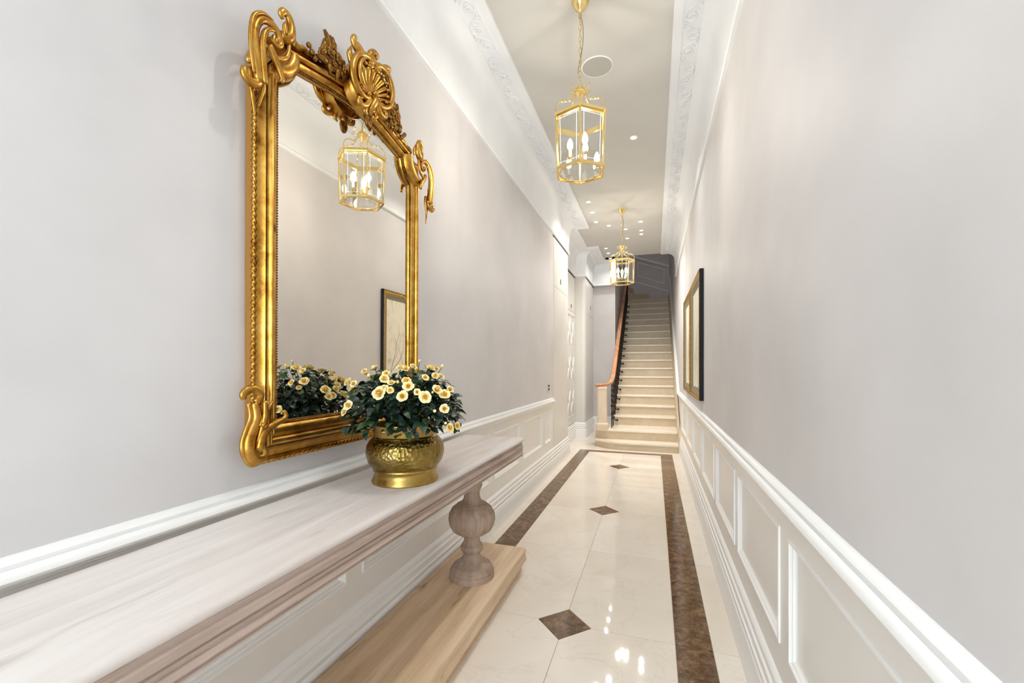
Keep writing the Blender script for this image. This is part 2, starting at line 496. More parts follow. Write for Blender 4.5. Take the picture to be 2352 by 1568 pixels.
# ---------------------------------------------------------------- skirting, dado rail, cornice
SK = [(0, 0), (0.03, 0), (0.03, 0.150), (0.027, 0.158), (0.022, 0.166), (0.026, 0.172), (0.026, 0.186), (0.019, 0.192), (0.017, 0.204), (0.021, 0.208), (0.021, 0.226), (0.014, 0.232), (0.012, 0.242), (0.015, 0.246), (0.015, 0.258), (0.008, 0.268), (0, 0.275)]
RAIL = [(0, 0.828), (0.008, 0.832), (0.010, 0.843), (0.016, 0.848), (0.016, 0.853), (0.024, 0.855), (0.036, 0.861), (0.042, 0.870), (0.041, 0.879), (0.035, 0.886), (0.027, 0.889), (0.026, 0.884), (0.022, 0.884), (0.022, 0.897), (0.018, 0.902), (0.005, 0.910), (0, 0.910)]
COR = [(0, 2.965), (0.018, 2.965), (0.024, 2.972), (0.024, 2.986), (0.016, 2.994), (0.011, 3.0), (0.011, 3.02), (0.016, 3.10), (0.026, 3.22), (0.036, 3.315), (0.05, 3.345), (0.072, 3.372), (0.10, 3.388), (0.112, 3.392), (0.112, 3.398), (0.216, 3.398), (0.218, 3.392), (0.224, 3.392), (0.226, 3.398), (0.268, 3.398), (0.277, 3.408), (0.277, ZC), (0, ZC)]
arc = lambda x, y, r, n=6: [(x - r + r * math.sin(a), y + r - r * math.cos(a)) for a in [i * PI / 2 / n for i in range(n + 1)]]
left_lower = [(XL, YB), (XL, Y_END_L), (-1.395, Y_END_L), (-1.395, Y_ALC)] + arc(X_PIER, Y_ALC, 0.06) + [(X_PIER, Y_BACK), (X_SW, Y_BACK)]
left_upper = [(XL, YB), (XL, Y_END_L), (-1.395, Y_END_L), (-1.395, Y_ALC), (X_PIER, Y_ALC), (X_PIER, Y_BACK - 0.1), (X_SW + 0.0, Y_BACK - 0.1)]
struct(MB().sweep(left_lower, SK, 1).build('baseboard_left', 'trim', smooth=True))
struct(MB().sweep([(XR, YB), (XR, 6.86)], SK, -1).build('baseboard_right', 'trim', smooth=True))
struct(MB().sweep([(XL, YB), (XL, 5.24)], RAIL, 1).build('trim_1', 'trim', smooth=True))
cor_l = struct(MB().sweep(left_upper, COR, 1).build('trim_3', 'cornice', smooth=True))
cor_r = struct(MB().sweep([(XR, YB), (XR, 8.44)], COR, -1).build('trim_4', 'cornice', smooth=True))
# dado rail on the right wall, level then raking up the stairs
def rake(path_yz, prof, name, mat, x=XR):
    L = []
    for y, z in path_yz: L.append([(x - d, y, z + h) for d, h in prof])
    mb = MB(); mb.loft(L, closed=True)
    m = len(prof); mb.f.append(tuple(range(m))); mb.f.append(tuple(range((len(L) - 1) * m, len(L) * m)))
    return struct(mb.build(name, mat, smooth=True))
rp = [(d, z - 0.91) for d, z in RAIL]
rake([(YB, 0.91), (7.35, 0.91), (11.55, 0.91 + 4.2 * 0.6524), (Y_SW, 0.91 + 4.2 * 0.6524)], rp, 'trim_2', 'trim')

# recessed dado panels: rails and stiles stand proud, a sloped moulding frames each field
MOULD = [(0.0, -0.002), (0.0, 0.004), (0.004, 0.006), (0.010, 0.006), (0.016, -0.001), (0.020, -0.002), (0.026, -0.009), (0.034, -0.012)]
def panel_run(wall, X, s, bounds, yend):
    """s = +1 when the room lies towards +X of the wall"""
    zb, zt = 0.385, 0.765
    f = lambda d: X + s * d
    MB().box((f(-0.012), YB, zt), (f(0), yend, 0.895)).build('top_rail', 'dado', wall)
    MB().box((f(-0.012), YB, 0.26), (f(0), yend, zb)).build('bottom_rail', 'dado', wall)
    edges = [YB] + [y for b in bounds for y in b] + [yend]
    for k in range(0, len(edges), 2):
        MB().box((f(-0.012), edges[k], zb), (f(0), edges[k + 1], zt)).build('stile', 'dado', wall)
    for a, b in bounds:
        loops = []
        for w, h in MOULD:
            loops.append([(f(h), a + w, zb + w), (f(h), b - w, zb + w), (f(h), b - w, zt - w), (f(h), a + w, zt - w)])
        mb = MB().loft(loops)
        mb.build('panel_moulding', 'trim', wall)
        MB().box((f(-0.014), a, zb), (f(-0.0115), b, zt)).build('panel_field', 'dado', wall)
    return
RP = [(-2.1, -1.30), (-1.2, -0.35), (-0.25, 0.60), (0.72, 1.491), (1.595, 2.317), (2.412, 3.08), (3.2, 3.94), (4.06, 4.815), (4.93, 5.709), (5.83, 6.714)]
panel_run(wall_right, XR, -1, RP, 7.2)
LP = [(-2.1, -1.30), (-1.2, -0.20), (-0.08, 1.464), (1.564, 3.087), (3.189, 3.86), (3.985, 4.72), (4.842, 5.17)]
panel_run(wall_left, XL, 1, LP, Y_END_L)

# scrolling plaster relief along both cornice soffits
def scroll_mesh(flip):
    mb = MB(); s = -1 if flip else 1
    sp = []
    for i in range(22):
        t = i / 21; a = t * 2.6 * PI; rr = 0.036 * (1 - 0.72 * t)
        sp.append((s * (0.006 + rr * math.cos(a)), rr * math.sin(a), -0.002))
    mb.tube(sp, lerp_list([0.0065, 0.0055, 0.0035], 22), 6, up=(0, 0, 1), flat=0.9)
    mb.tube(spline([(s * 0.042, 0, -0.001), (s * 0.036, 0.045, -0.001), (0, 0.075, -0.001), (-s * 0.036, 0.11, -0.001), (-s * 0.04, 0.15, -0.001)], 4), 0.0048, 6, up=(0, 0, 1), flat=0.8)
    for k in range(5):
        a = k * 2 * PI / 5
        mb.ball((s * 0.006 + 0.008 * math.cos(a), 0.008 * math.sin(a), -0.004), 0.006, 6, 4, (1, 1, 0.8))
    for k in range(4):
        t = k / 4; y = 0.03 + 0.1 * t
        mb.tube([(s * 0.02 * math.cos(PI * t), y, -0.001), (s * (0.02 * math.cos(PI * t) + 0.022), y + 0.014, -0.003), (s * (0.02 * math.cos(PI * t) + 0.034), y + 0.03, -0.001)], [0.005, 0.006, 0.001], 6, up=(0, 0, 1), flat=0.7)
    return mb.mesh('scroll_ornament', 'cornice', 'all')
SM = [scroll_mesh(False), scroll_mesh(True)]
for par, x in ((cor_l, XL + 0.164), (cor_r, XR - 0.164)):
    y = 1.70; k = 0
    while y < (6.35 if par is cor_l else 8.2):
        put('scroll_ornament', SM[k % 2], par, (x, y, 3.398)); y += 0.155; k += 1

# ---------------------------------------------------------------- concealed doors and alcove cupboard
def slab_door(name, x, y0, y1, z0, z1, slot_z=None, slot_y=None):
    d = struct(MB().box((x, y0, z0), (x + 0.004, y1, z1)).build(name, 'door', bevel=0.0012))
    if slot_z:
        MB().box((x + 0.003, slot_y - 0.022, slot_z - 0.035), (x + 0.0055, slot_y + 0.022, slot_z + 0.035)).build('finger_pull', 'slot', d)
    return d
slab_door('door_2', XL, 5.30, Y_END_L - 0.01, 2.335, 2.945, 2.45, 5.73)
slab_door('door_3', XL, 5.30, Y_END_L - 0.01, 0.285, 2.322)
slab_door('door_4', X_PIER, 7.99, 8.96, 2.30, 2.94, 2.33 + 0.14, 8.55)
slab_door('door_5', X_PIER, 7.99, 8.96, 0.285, 2.288)
g = MB().box((XL, 5.28, 2.945), (XL + 0.006, Y_END_L, 2.962)).box((X_PIER, 7.99, 2.94), (X_PIER + 0.006, 8.98, 2.962)).box((-1.395, 6.28, 2.94), (-1.389, 7.88, 2.962))
struct(g.build('gap_shade_strip', 'gap_shade'))  # dark strips painting the shade of the gaps above the doors

cup = thing('alcove_cupboard', 'tall white built-in cupboard with crossed glazing bars set back in the left alcove', 'cupboard', (0, 0, 0))
MB().box((X_ALC + 0.001, 6.262, 0.276), (-1.40, 7.895, 2.94)).build('carcass', 'door', cup)
up = MB().box((-1.40, 6.30, 2.30), (-1.392, 7.86, 2.935)).build('upper_door', 'door', cup, bevel=0.001)
MB().box((-1.393, 7.48, 2.34), (-1.3905, 7.54, 2.41)).build('finger_pull', 'slot', up)
for y0, y1 in ((6.30, 7.075), (7.085, 7.86)):
    dr = MB()
    z0, z1 = 0.29, 2.28; w = 0.07
    dr.box((-1.40, y0, z0), (-1.388, y1, z0 + 0.14)).box((-1.40, y0, z1 - w), (-1.388, y1, z1))
    dr.box((-1.40, y0, z0 + 0.14), (-1.388, y0 + w, z1 - w)).box((-1.40, y1 - w, z0 + 0.14), (-1.388, y1, z1 - w)).box((-1.40, (y0 + y1) / 2 - 0.03, z0 + 0.14), (-1.388, (y0 + y1) / 2 + 0.03, z1 - w))
    door = dr.build('glazed_door', 'door', cup)
    for a, b in ((y0 + w, (y0 + y1) / 2 - 0.03), ((y0 + y1) / 2 + 0.03, y1 - w)):
        MB().box((-1.3995, a, z0 + 0.14), (-1.3985, b, z1 - w)).build('door_field', 'door', door)
        for c0, c1 in ((0.5, 0.88), (1.10, 1.48), (1.72, 2.13)):
            for s in (0, 1):
                p = [(-1.393, a + 0.008, c1 if s else c0), (-1.393, b - 0.008, c0 if s else c1)]
                MB().tube(p, 0.009, 4).build('glazing_bar', 'trim', door)

# ---------------------------------------------------------------- staircase
RISE, GO, XS0, XS1 = 0.168, 0.2575, -0.665, 0.352
st = thing('staircase', 'long straight flight of pale limestone steps with rounded bottom treads rising at the hall end', 'staircase', (0, 0, 0))
s1 = [(XS1, 6.885), (-0.5, 6.885), (-0.60, 6.905), (-0.70, 6.95), (-0.80, 7.02), (-0.88, 7.10), (-0.93, 7.20), (-0.945, 7.32), (-0.945, 7.42), (XS1, 7.42)]
s2 = [(XS1, 7.14), (-0.72, 7.14), (-0.80, 7.145), (-0.87, 7.17), (-0.92, 7.22), (-0.94, 7.30), (-0.94, 7.45), (-0.70, 7.80), (XS1, 7.80)]
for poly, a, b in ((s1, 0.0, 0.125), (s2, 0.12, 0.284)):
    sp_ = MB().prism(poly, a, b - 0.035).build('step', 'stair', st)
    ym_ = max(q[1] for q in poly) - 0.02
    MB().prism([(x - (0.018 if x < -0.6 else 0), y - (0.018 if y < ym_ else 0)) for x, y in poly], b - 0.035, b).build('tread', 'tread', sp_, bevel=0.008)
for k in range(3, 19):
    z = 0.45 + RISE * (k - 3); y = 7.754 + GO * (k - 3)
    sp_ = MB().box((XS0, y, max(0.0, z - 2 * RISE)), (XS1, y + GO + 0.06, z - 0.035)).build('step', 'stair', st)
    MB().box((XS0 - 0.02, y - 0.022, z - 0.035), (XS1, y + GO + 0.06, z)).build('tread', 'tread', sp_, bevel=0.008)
# winders turning left at the top
PV = (-0.66, 11.98)
for k, (p, q) in enumerate([((0.352, 11.95), (-0.126, 12.395)), ((-0.126, 12.395), (-0.53, 12.395)), ((-0.53, 12.395), (-0.75, 12.395))]):
    z = 3.138 + RISE * k
    poly = [PV, p, (0.352, 12.395), q] if k == 0 else [PV, p, q]
    if k == 2: poly = [PV, p, q, (-0.75, 12.0)]
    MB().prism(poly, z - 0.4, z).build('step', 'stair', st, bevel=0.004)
# open side of the flight under the treads
side = [(7.80, 0.284), (7.80, 0.3)]
sp = MB()
L0 = [(XS0, 7.80, 0.0), (XS0, 9.0, 0.0), (XS0, 12.0, 0.0), (XS0, 12.0, 2.6), (XS0, 9.0, 0.45 + (9.0 - 7.754) * 0.6524 - 0.17), (XS0, 7.80, 0.28)]
sp.loft([L0, [(x + 0.05, y, z) for x, y, z in L0]]); sp.f.append(tuple(range(6))); sp.f.append(tuple(range(6, 12)))
sp.build('side_panel', 'door', st)
ny = 7.17
nw = [(0.098, 0.284), (0.098, 0.36), (0.09, 0.375), (0.076, 0.385), (0.076, 0.93), (0.082, 0.935), (0.082, 0.968), (0.07, 0.975)]
nb = MB()
for (r0, z0), (r1, z1) in zip(nw[:-1], nw[1:]):
    pass
loops = []
for rr, z in nw:
    c = rr * 0.25
    loops.append([(-0.81 + sx, ny + sy, z) for sx, sy in ((rr, rr - c), (rr - c, rr), (-rr + c, rr), (-rr, rr - c), (-rr, -rr + c), (-rr + c, -rr), (rr - c, -rr), (rr, -rr + c))])
nb.loft(loops); nb.f.append(tuple(range(8))); nb.f.append(tuple(range(8 * 7, 64)))
nb.build('newel_post', 'newel', st)
# stone string raking up the right wall beside the treads
str_prof = [(0, -0.30), (0.038, -0.30), (0.038, 0.10), (0.030, 0.115), (0.022, 0.12), (0.026, 0.13), (0.018, 0.145), (0.008, 0.15), (0, 0.16)]
nl = lambda y: 0.45 + (y - 7.734) * 0.6524
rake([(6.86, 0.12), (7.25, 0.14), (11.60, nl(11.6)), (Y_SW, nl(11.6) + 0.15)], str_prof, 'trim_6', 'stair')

# railing
rl = thing('stair_railing', 'dark wrought iron stair balustrade under a polished mahogany handrail', 'railing', (0, 0, 0))
XRL = -0.668
zr = lambda y: nl(y) + 0.80
hp = spline([(-0.915, 7.10, 1.00), (-0.86, 7.12, 1.00), (-0.80, 7.14, 1.003), (-0.74, 7.18, 1.012), (-0.69, 7.27, 1.04), (XRL, 7.42, 1.09)], 5)
hp += [Vector((XRL, y, zr(y))) for y in [7.60 + 0.25 * i for i in range(17)]]
hp += spline([(XRL, 11.75, zr(11.75)), (XRL - 0.02, 11.95, zr(11.95) + 0.06), (XRL - 0.06, 12.1, zr(11.95) + 0.25)], 4)
hb = MB(); loops = []
HPRO = [(-0.034, -0.004), (-0.036, 0.008), (-0.028, 0.02), (0, 0.027), (0.028, 0.02), (0.036, 0.008), (0.034, -0.004), (0.024, -0.014), (0.022, -0.026), (-0.022, -0.026), (-0.024, -0.014)]
for i, p in enumerate(hp):
    t = (hp[min(i + 1, len(hp) - 1)] - hp[max(i - 1, 0)]).normalized()
    sd = t.cross(Vector((0, 0, 1))).normalized(); u = sd.cross(t).normalized()
    loops.append([tuple(p + sd * a + u * b) for a, b in HPRO])
hb.loft(loops); m = len(HPRO); hb.f.append(tuple(range(m))); hb.f.append(tuple(range((len(loops) - 1) * m, len(loops) * m)))
hb.build('handrail', 'rail_wood', rl, smooth=True)
def baluster_mesh(h):
    mb = MB()
    mb.box((-0.008, -0.008, 0), (0.008, 0.008, h))
    mb.ball((0, 0, h * 0.5), 0.019, 8, 5, (1, 1, 1.4)); mb.ball((0, 0, 0.16), 0.016, 8, 4); mb.ball((0, 0, h - 0.12), 0.016, 8, 4)
    for s in (1, -1):
        for zc, up_ in ((0.24, 1), (h - 0.2, -1), (h * 0.62, 1)):
            pts = [(0.004 * s, s * (0.03 + 0.022 * math.cos(a) * (1 - a / 9)), zc + up_ * 0.03 * math.sin(a) * (1 - a / 9)) for a in [i * 0.55 for i in range(13)]]
            mb.tube([(0, 0, zc - up_ * 0.06)] + pts, 0.0055, 4, up=(1, 0, 0))
    return mb.mesh('baluster', 'iron', False)
BM = {}
for k in range(2, 19):
    z = 0.284 if k == 2 else 0.45 + RISE * (k - 3)
    y0 = 7.30 if k == 2 else 7.754 + GO * (k - 3)
    for j in range(2):
        y = y0 + (0.06 if k > 2 else 0.0) + j * (GO / 2 if k > 2 else 0.26)
        ztop = (1.03 if y < 7.36 else zr(y) - 0.026)
        h = round(ztop - z, 3)
        key = round(h, 2)
        if key not in BM: BM[key] = baluster_mesh(key)
        put('baluster', BM[key], rl, (XRL, y, z - 0.004 + (h - key)))
    yb = y0 - 0.02
    if k > 2:
        br = MB().tube(spline([(XRL, yb + 0.07, z + 0.02), (XRL + 0.006, yb - 0.03, z - 0.05), (XRL + 0.02, yb - 0.028, z - 0.085), (XRL + 0.05, yb - 0.028, z - 0.085)], 4), 0.0085, 6)
        br.lathe([(0.001, 0), (0.02, 0.002), (0.02, 0.008), (0.008, 0.016)], (0, 0, 0), 10)
        n0 = len(br.v) - 40
        for i in range(n0, len(br.v)):
            a, b, c = br.v[i]; br.v[i] = (XRL + 0.052 + a * 0.9, yb + 0.012 - c * 2.6, z - 0.085 + b * 0.9)
        br.build('bracket', 'iron', rl, smooth=True)

# raking panelling on the dark far wall of the stairwell
def rake_x(pts, r_, name='rake_moulding'):
    MB().tube(pts, r_, 6, up=(0, 1, 0), flat=0.7).build(name, 'trim', wall_sw)
yw = Y_SW - 0.004
sl = lambda x, z0: z0 + (0.39 - x) * 0.35
rake_x([(0.389, yw, sl(0.39, 3.37)), (-0.754, yw, sl(-0.754, 3.37))], 0.018)
rake_x([(0.389, yw, sl(0.39, 4.05)), (-0.754, yw, sl(-0.754, 4.05))], 0.03)
fr = [(0.26, sl(0.26, 3.55)), (-0.42, sl(-0.42, 3.55)), (-0.42, sl(-0.42, 3.92)), (0.26, sl(0.26, 3.92))]
for i in range(4):
    a, b = fr[i], fr[(i + 1) % 4]
    rake_x([(a[0], yw, a[1]), (b[0], yw, b[1])], 0.014)

# ---------------------------------------------------------------- console table
ct = thing('console_table', 'long limed wood console table on turned bulbous legs along the left wall', 'table', (0, 0, 0))
CX0, CX1, CY0, CY1 = -1.158, -0.763, 0.02, 2.53
top_prof = [(CX0, 0.826), (CX0, 0.85), (CX1 - 0.016, 0.85), (CX1 - 0.007, 0.8475), (CX1 - 0.002, 0.843), (CX1, 0.837), (CX1 - 0.002, 0.830), (CX1 - 0.006, 0.826)]
def extr_y(prof, y0, y1):
    mb = MB(); L = [[(x, y, z) for x, z in prof] for y in (y0, y1)]
    mb.loft(L); m = len(prof); mb.f.append(tuple(range(m))); mb.f.append(tuple(range(m, 2 * m)))
    return mb
extr_y(top_prof, CY0, CY1).build('table_top', 'limed', ct, smooth=True)
e = CX1
ap = [(CX0 + 0.02, 0.7405), (CX0 + 0.02, 0.826), (e - 0.010, 0.826), (e - 0.008, 0.822), (e - 0.012, 0.816), (e - 0.012, 0.809), (e - 0.004, 0.805), (e - 0.003, 0.788), (e - 0.009, 0.785), (e - 0.009, 0.782), (e - 0.004, 0.779), (e - 0.007, 0.771), (e - 0.010, 0.767), (e - 0.004, 0.762), (e, 0.756), (e - 0.004, 0.750), (e - 0.008, 0.748), (e - 0.004, 0.745), (e - 0.006, 0.7405)]
extr_y(ap, CY0 + 0.004, CY1 - 0.003).build('apron', 'limed_shade', ct, smooth=True)
SX1 = -0.765
slab = [(-1.165, 0.0), (-1.165, 0.147), (SX1 - 0.012, 0.147), (SX1 - 0.004, 0.143), (SX1, 0.134), (SX1 - 0.004, 0.110), (SX1 - 0.005, 0.098), (SX1 + 0.001, 0.088), (SX1 + 0.002, 0.074), (SX1 - 0.006, 0.064), (SX1 - 0.012, 0.060), (SX1 - 0.03, 0.058), (SX1 - 0.03, 0.0)]
extr_y(slab, CY0, 2.585).build('base_slab', 'oak_slab', ct, smooth=True)
BAL = [(0.122, 0.0), (0.122, 0.022), (0.118, 0.030), (0.120, 0.036), (0.114, 0.048), (0.104, 0.060), (0.102, 0.066), (0.092, 0.070), (0.066, 0.088), (0.050, 0.106), (0.044, 0.124), (0.048, 0.134), (0.060, 0.146), (0.062, 0.160), (0.056, 0.172), (0.050, 0.176), (0.050, 0.182), (0.044, 0.190), (0.042, 0.212), (0.046, 0.222), (0.072, 0.232), (0.106, 0.254), (0.122, 0.284), (0.1275, 0.312), (0.124, 0.342), (0.108, 0.372), (0.088, 0.388), (0.084, 0.390), (0.083, 0.393), (0.064, 0.402), (0.048, 0.418), (0.042, 0.440), (0.042, 0.462), (0.046, 0.466), (0.046, 0.470), (0.052, 0.480), (0.058, 0.494), (0.055, 0.512), (0.044, 0.526), (0.044, 0.540), (0.058, 0.552), (0.076, 0.568), (0.082, 0.585), (0.082, 0.5935)]
bal = MB().lathe(BAL, n=40).mesh('leg', 'turned', True)
for y in (2.15, 0.43):
    put('leg', bal, ct, (-0.945, y, 0.147))

# ---------------------------------------------------------------- brass pot and roses
PC = (-0.91, 1.437)
pot = thing('brass_planter', 'round hammered brass planter with riveted neck band standing on the console', 'planter', (PC[0], PC[1], 0.85))
body = [(0.02, 0.004), (0.105, 0.006), (0.112, 0.03), (0.117, 0.052), (0.128, 0.062), (0.139, 0.078), (0.146, 0.10), (0.1475, 0.118), (0.144, 0.138), (0.134, 0.156), (0.122, 0.167), (0.118, 0.172)]
MB().lathe(body, n=56).build('bowl', 'pot', pot, smooth='all')
ft = [(0.10, 0.0), (0.124, 0.0), (0.126, 0.004), (0.124, 0.010), (0.118, 0.022), (0.114, 0.034), (0.1155, 0.042), (0.120, 0.044), (0.122, 0.049), (0.120, 0.054), (0.116, 0.056), (0.10, 0.056)]
MB().lathe(ft, n=56).build('foot', 'pot_smooth', pot, smooth=True)
nk = [(0.112, 0.164), (0.119, 0.166), (0.1215, 0.170), (0.119, 0.174), (0.117, 0.176), (0.1185, 0.182), (0.1225, 0.214), (0.1245, 0.217), (0.1235, 0.220), (0.119, 0.219), (0.116, 0.18)]
MB().lathe(nk, n=56, ring=True).build('neck_band', 'pot_smooth', pot, smooth=True)
rv = MB().lathe([(0.0100, 0), (0.0100, 0.0015), (0.0065, 0.003), (0.0065, 0.005), (0.004, 0.0075), (0.0002, 0.008)], n=16).mesh('rivet', 'pot_smooth', True)
for k in range(7):
    a = k * 2 * PI / 7 - 0.82
    put('rivet', rv, pot, (0.1205 * math.cos(a), 0.1205 * math.sin(a), 0.199), (0, PI / 2, a))
MB().lathe([(0.114, 0.17), (0.114, 0.196), (0.05, 0.203), (0.001, 0.205)], n=32).build('soil', 'soil', pot, smooth=True)

rose = thing('rose_plant', 'bushy miniature rose plant with cream yellow blooms growing in the brass planter', 'plant', (PC[0], PC[1], 1.05))
RO = Vector((PC[0], PC[1], 1.05))
def bloom_mesh(seed, openness):
    rnd = random.Random(seed); mb = MB(); tip = []
    rings = [(3, 0.17, 0.66, 1.35), (3, 0.34, 0.64, 1.1), (4, 0.54, 0.56, 0.85), (5, 0.78, 0.42, 0.5), (6, 1.02, 0.22, 0.3)]
    for ri, (cnt, rad, hgt, tilt) in enumerate(rings):
        rad *= openness if ri > 1 else 1
        for k in range(cnt):
            a0 = 2 * PI * (k + 0.5 * ri + rnd.uniform(-.12, .12)) / cnt
            wd = 2 * PI / cnt * 0.72; vs = []
            jr = rnd.uniform(0.92, 1.08); curl = rnd.uniform(0.05, 0.20) * (ri > 1)
            for i in range(5):
                t = i / 4
                for j in range(5):
                    u = (j / 4 - 0.5) * 2
                    a = a0 + u * wd * (0.45 + 0.55 * math.sin(PI * min(1, t + 0.25) * 0.62))
                    edge = 1 - 0.30 * u * u * t
                    tip.append(min(1, t ** 1.3 * (0.55 + 0.13 * ri) + 0.06 * ri))
                    rr = (rad * jr * (0.12 + 0.88 * t ** 0.75) + (curl * t ** 3)) * (1 - (0.20 * u * u * t if ri > 1 else 0))
                    z = -0.25 + (hgt + 0.28) * (t ** 1.15) * edge - curl * 0.9 * t ** 4 + 0.03 * math.sin(5 * u + k) * t
                    vs.append((rr * math.cos(a), rr * math.sin(a), z))
            mb.add(vs, [(i * 5 + j, i * 5 + j + 1, (i + 1) * 5 + j + 1, (i + 1) * 5 + j) for i in range(4) for j in range(4)])
    me = mb.mesh('rose_bloom', 'petal', 'all', fix=False)
    at = me.attributes.new('tip', 'FLOAT', 'POINT'); at.data.foreach_set('value', tip)
    return me
BLM = [bloom_mesh(i, o) for i, o in enumerate((1.0, 0.92, 1.05, 0.86))]
def bud_mesh():
    mb = MB().ball((0, 0, 0.1), 0.62, 8, 6, (1, 1, 1.35))
    me = mb.mesh('rose_bud', 'petal', 'all')
    at = me.attributes.new('tip', 'FLOAT', 'POINT'); at.data.foreach_set('value', [0.55 + 0.3 * (v.co.z > 0.5) for v in me.vertices])
    return me
BUD = bud_mesh()
CAL = MB()
for k in range(5):
    a = 2 * PI * k / 5
    CAL.add([(0, 0, -0.45), (0.28 * math.cos(a - .4), 0.28 * math.sin(a - .4), -0.3), (0.62 * math.cos(a), 0.62 * math.sin(a), -0.12), (0.28 * math.cos(a + .4), 0.28 * math.sin(a + .4), -0.3)], [(0, 1, 2, 3)])
CALM = CAL.mesh('calyx', 'stem', False, fix=False)
def orient(d, spin=0.0):
    return (Vector(d).to_track_quat('Z', 'Y').to_matrix() @ Matrix.Rotation(spin, 3, 'Z')).to_euler()
front = [(-0.882, 1.232, 1.196, 0.0218), (-0.806, 1.253, 1.185, 0.018), (-0.747, 1.301, 1.181, 0.0183), (-0.89, 1.271, 1.243, 0.0165), (-0.858, 1.265, 1.23, 0.0112), (-0.816, 1.292, 1.236, 0.0155), (-0.801, 1.282, 1.218, 0.0154), (-0.73, 1.355, 1.204, 0.0183), (-0.711, 1.377, 1.186, 0.0169), (-0.7, 1.353, 1.137, 0.0157), (-0.775, 1.351, 1.247, 0.0108), (-1.007, 1.229, 1.151, 0.0164), (-1.03, 1.235, 1.127, 0.0126), (-0.691, 1.378, 1.067, 0.0154), (-0.683, 1.422, 1.069, 0.0126), (-0.85, 1.343, 1.279, 0.013), (-0.839, 1.377, 1.287, 0.0114), (-0.804, 1.445, 1.28, 0.0157), (-0.812, 1.493, 1.279, 0.0135), (-0.762, 1.401, 1.252, 0.0133), (-0.755, 1.435, 1.25, 0.0109), (-0.787, 1.503, 1.287, 0.0088), (-1.033, 1.348, 1.269, 0.0103), (-0.968, 1.29, 1.253, 0.0092), (-1.076, 1.312, 1.229, 0.0153), (-1.034, 1.291, 1.223, 0.0125), (-0.899, 1.294, 1.262, 0.011), (-0.849, 1.246, 1.205, 0.0123), (-0.872, 1.245, 1.212, 0.0117), (-0.712, 1.422, 1.203, 0.0127), (-0.771, 1.289, 1.198, 0.01), (-0.718, 1.315, 1.132, 0.0083), (-0.696, 1.353, 1.087, 0.0073), (-0.838, 1.274, 1.232, 0.0077), (-0.735, 1.331, 1.195, 0.006), (-0.864, 1.462, 1.307, 0.0067), (-0.869, 1.339, 1.282, 0.0124)]
rnd = random.Random(11)
back = []
for i in range(30):                               # blooms on the side turned to the mirror
    a = rnd.uniform(0.35 * PI, 1.25 * PI); h = rnd.uniform(0.3, 1.0)
    rr = math.sqrt(max(0, 1 - (h * 0.86) ** 2))
    x = PC[0] + 0.225 * rr * math.cos(a); y = PC[1] + 0.225 * rr * math.sin(a)
    back.append((max(x, -1.125), y, 1.10 + 0.2 * h * 0.9, rnd.uniform(0.010, 0.02)))
ctr = Vector((PC[0], PC[1], 1.06))
for i, (x, y, z, rad) in enumerate(front + back):
    p = Vector((x, y, z)) - RO
    d = (Vector((x, y, z)) - ctr).normalized()
    if i < len(front): d = (d + Vector((0.45, -0.9, 0.25)) * 0.55).normalized()
    d = (d + Vector((rnd.uniform(-.25, .25), rnd.uniform(-.25, .25), rnd.uniform(-.05, .3)))).normalized()
    small = rad < 0.0095
    b = put('rose_bloom' if not small else 'rose_bud', BUD if small else BLM[i % 4], rose, p, orient(d, rnd.uniform(0, 6)), (rad * 1.08,) * 3)
    put('calyx', CALM, b)
    q = Vector((rnd.uniform(-.05, .05), rnd.uniform(-.05, .05), 0.0))
    e0 = p - d * rad * 0.4
    mid = (q + e0) * 0.5 + Vector((0, 0, 0.05)) + Vector((e0.x, e0.y, 0)) * 0.12
    MB().tube(spline([q, mid, e0], 4), 0.0016, 5).build('stem', 'stem', rose)
def leaf_mesh(w, fold):
    mb = MB(); vs = []; prof = [0.0, 0.62, 0.95, 1.0, 0.86, 0.55, 0.0]
    for i, p in enumerate(prof):
        t = i / 6
        z = 0.14 * math.sin(PI * t) - 0.22 * t * t
        for s in (-1, 0, 1): vs.append((s * w * p * 0.5, t, z + (fold * p if s else 0)))
    fs = []
    for i in range(6):
        for j in range(2): fs.append((i * 3 + j, i * 3 + j + 1, (i + 1) * 3 + j + 1, (i + 1) * 3 + j))
    return mb.add(vs, fs).mesh('leaf', 'leaf', 'all', fix=False)
LM = [leaf_mesh(0.62, 0.06), leaf_mesh(0.7, 0.1), leaf_mesh(0.56, 0.03)]
n = 0; rest = MB()
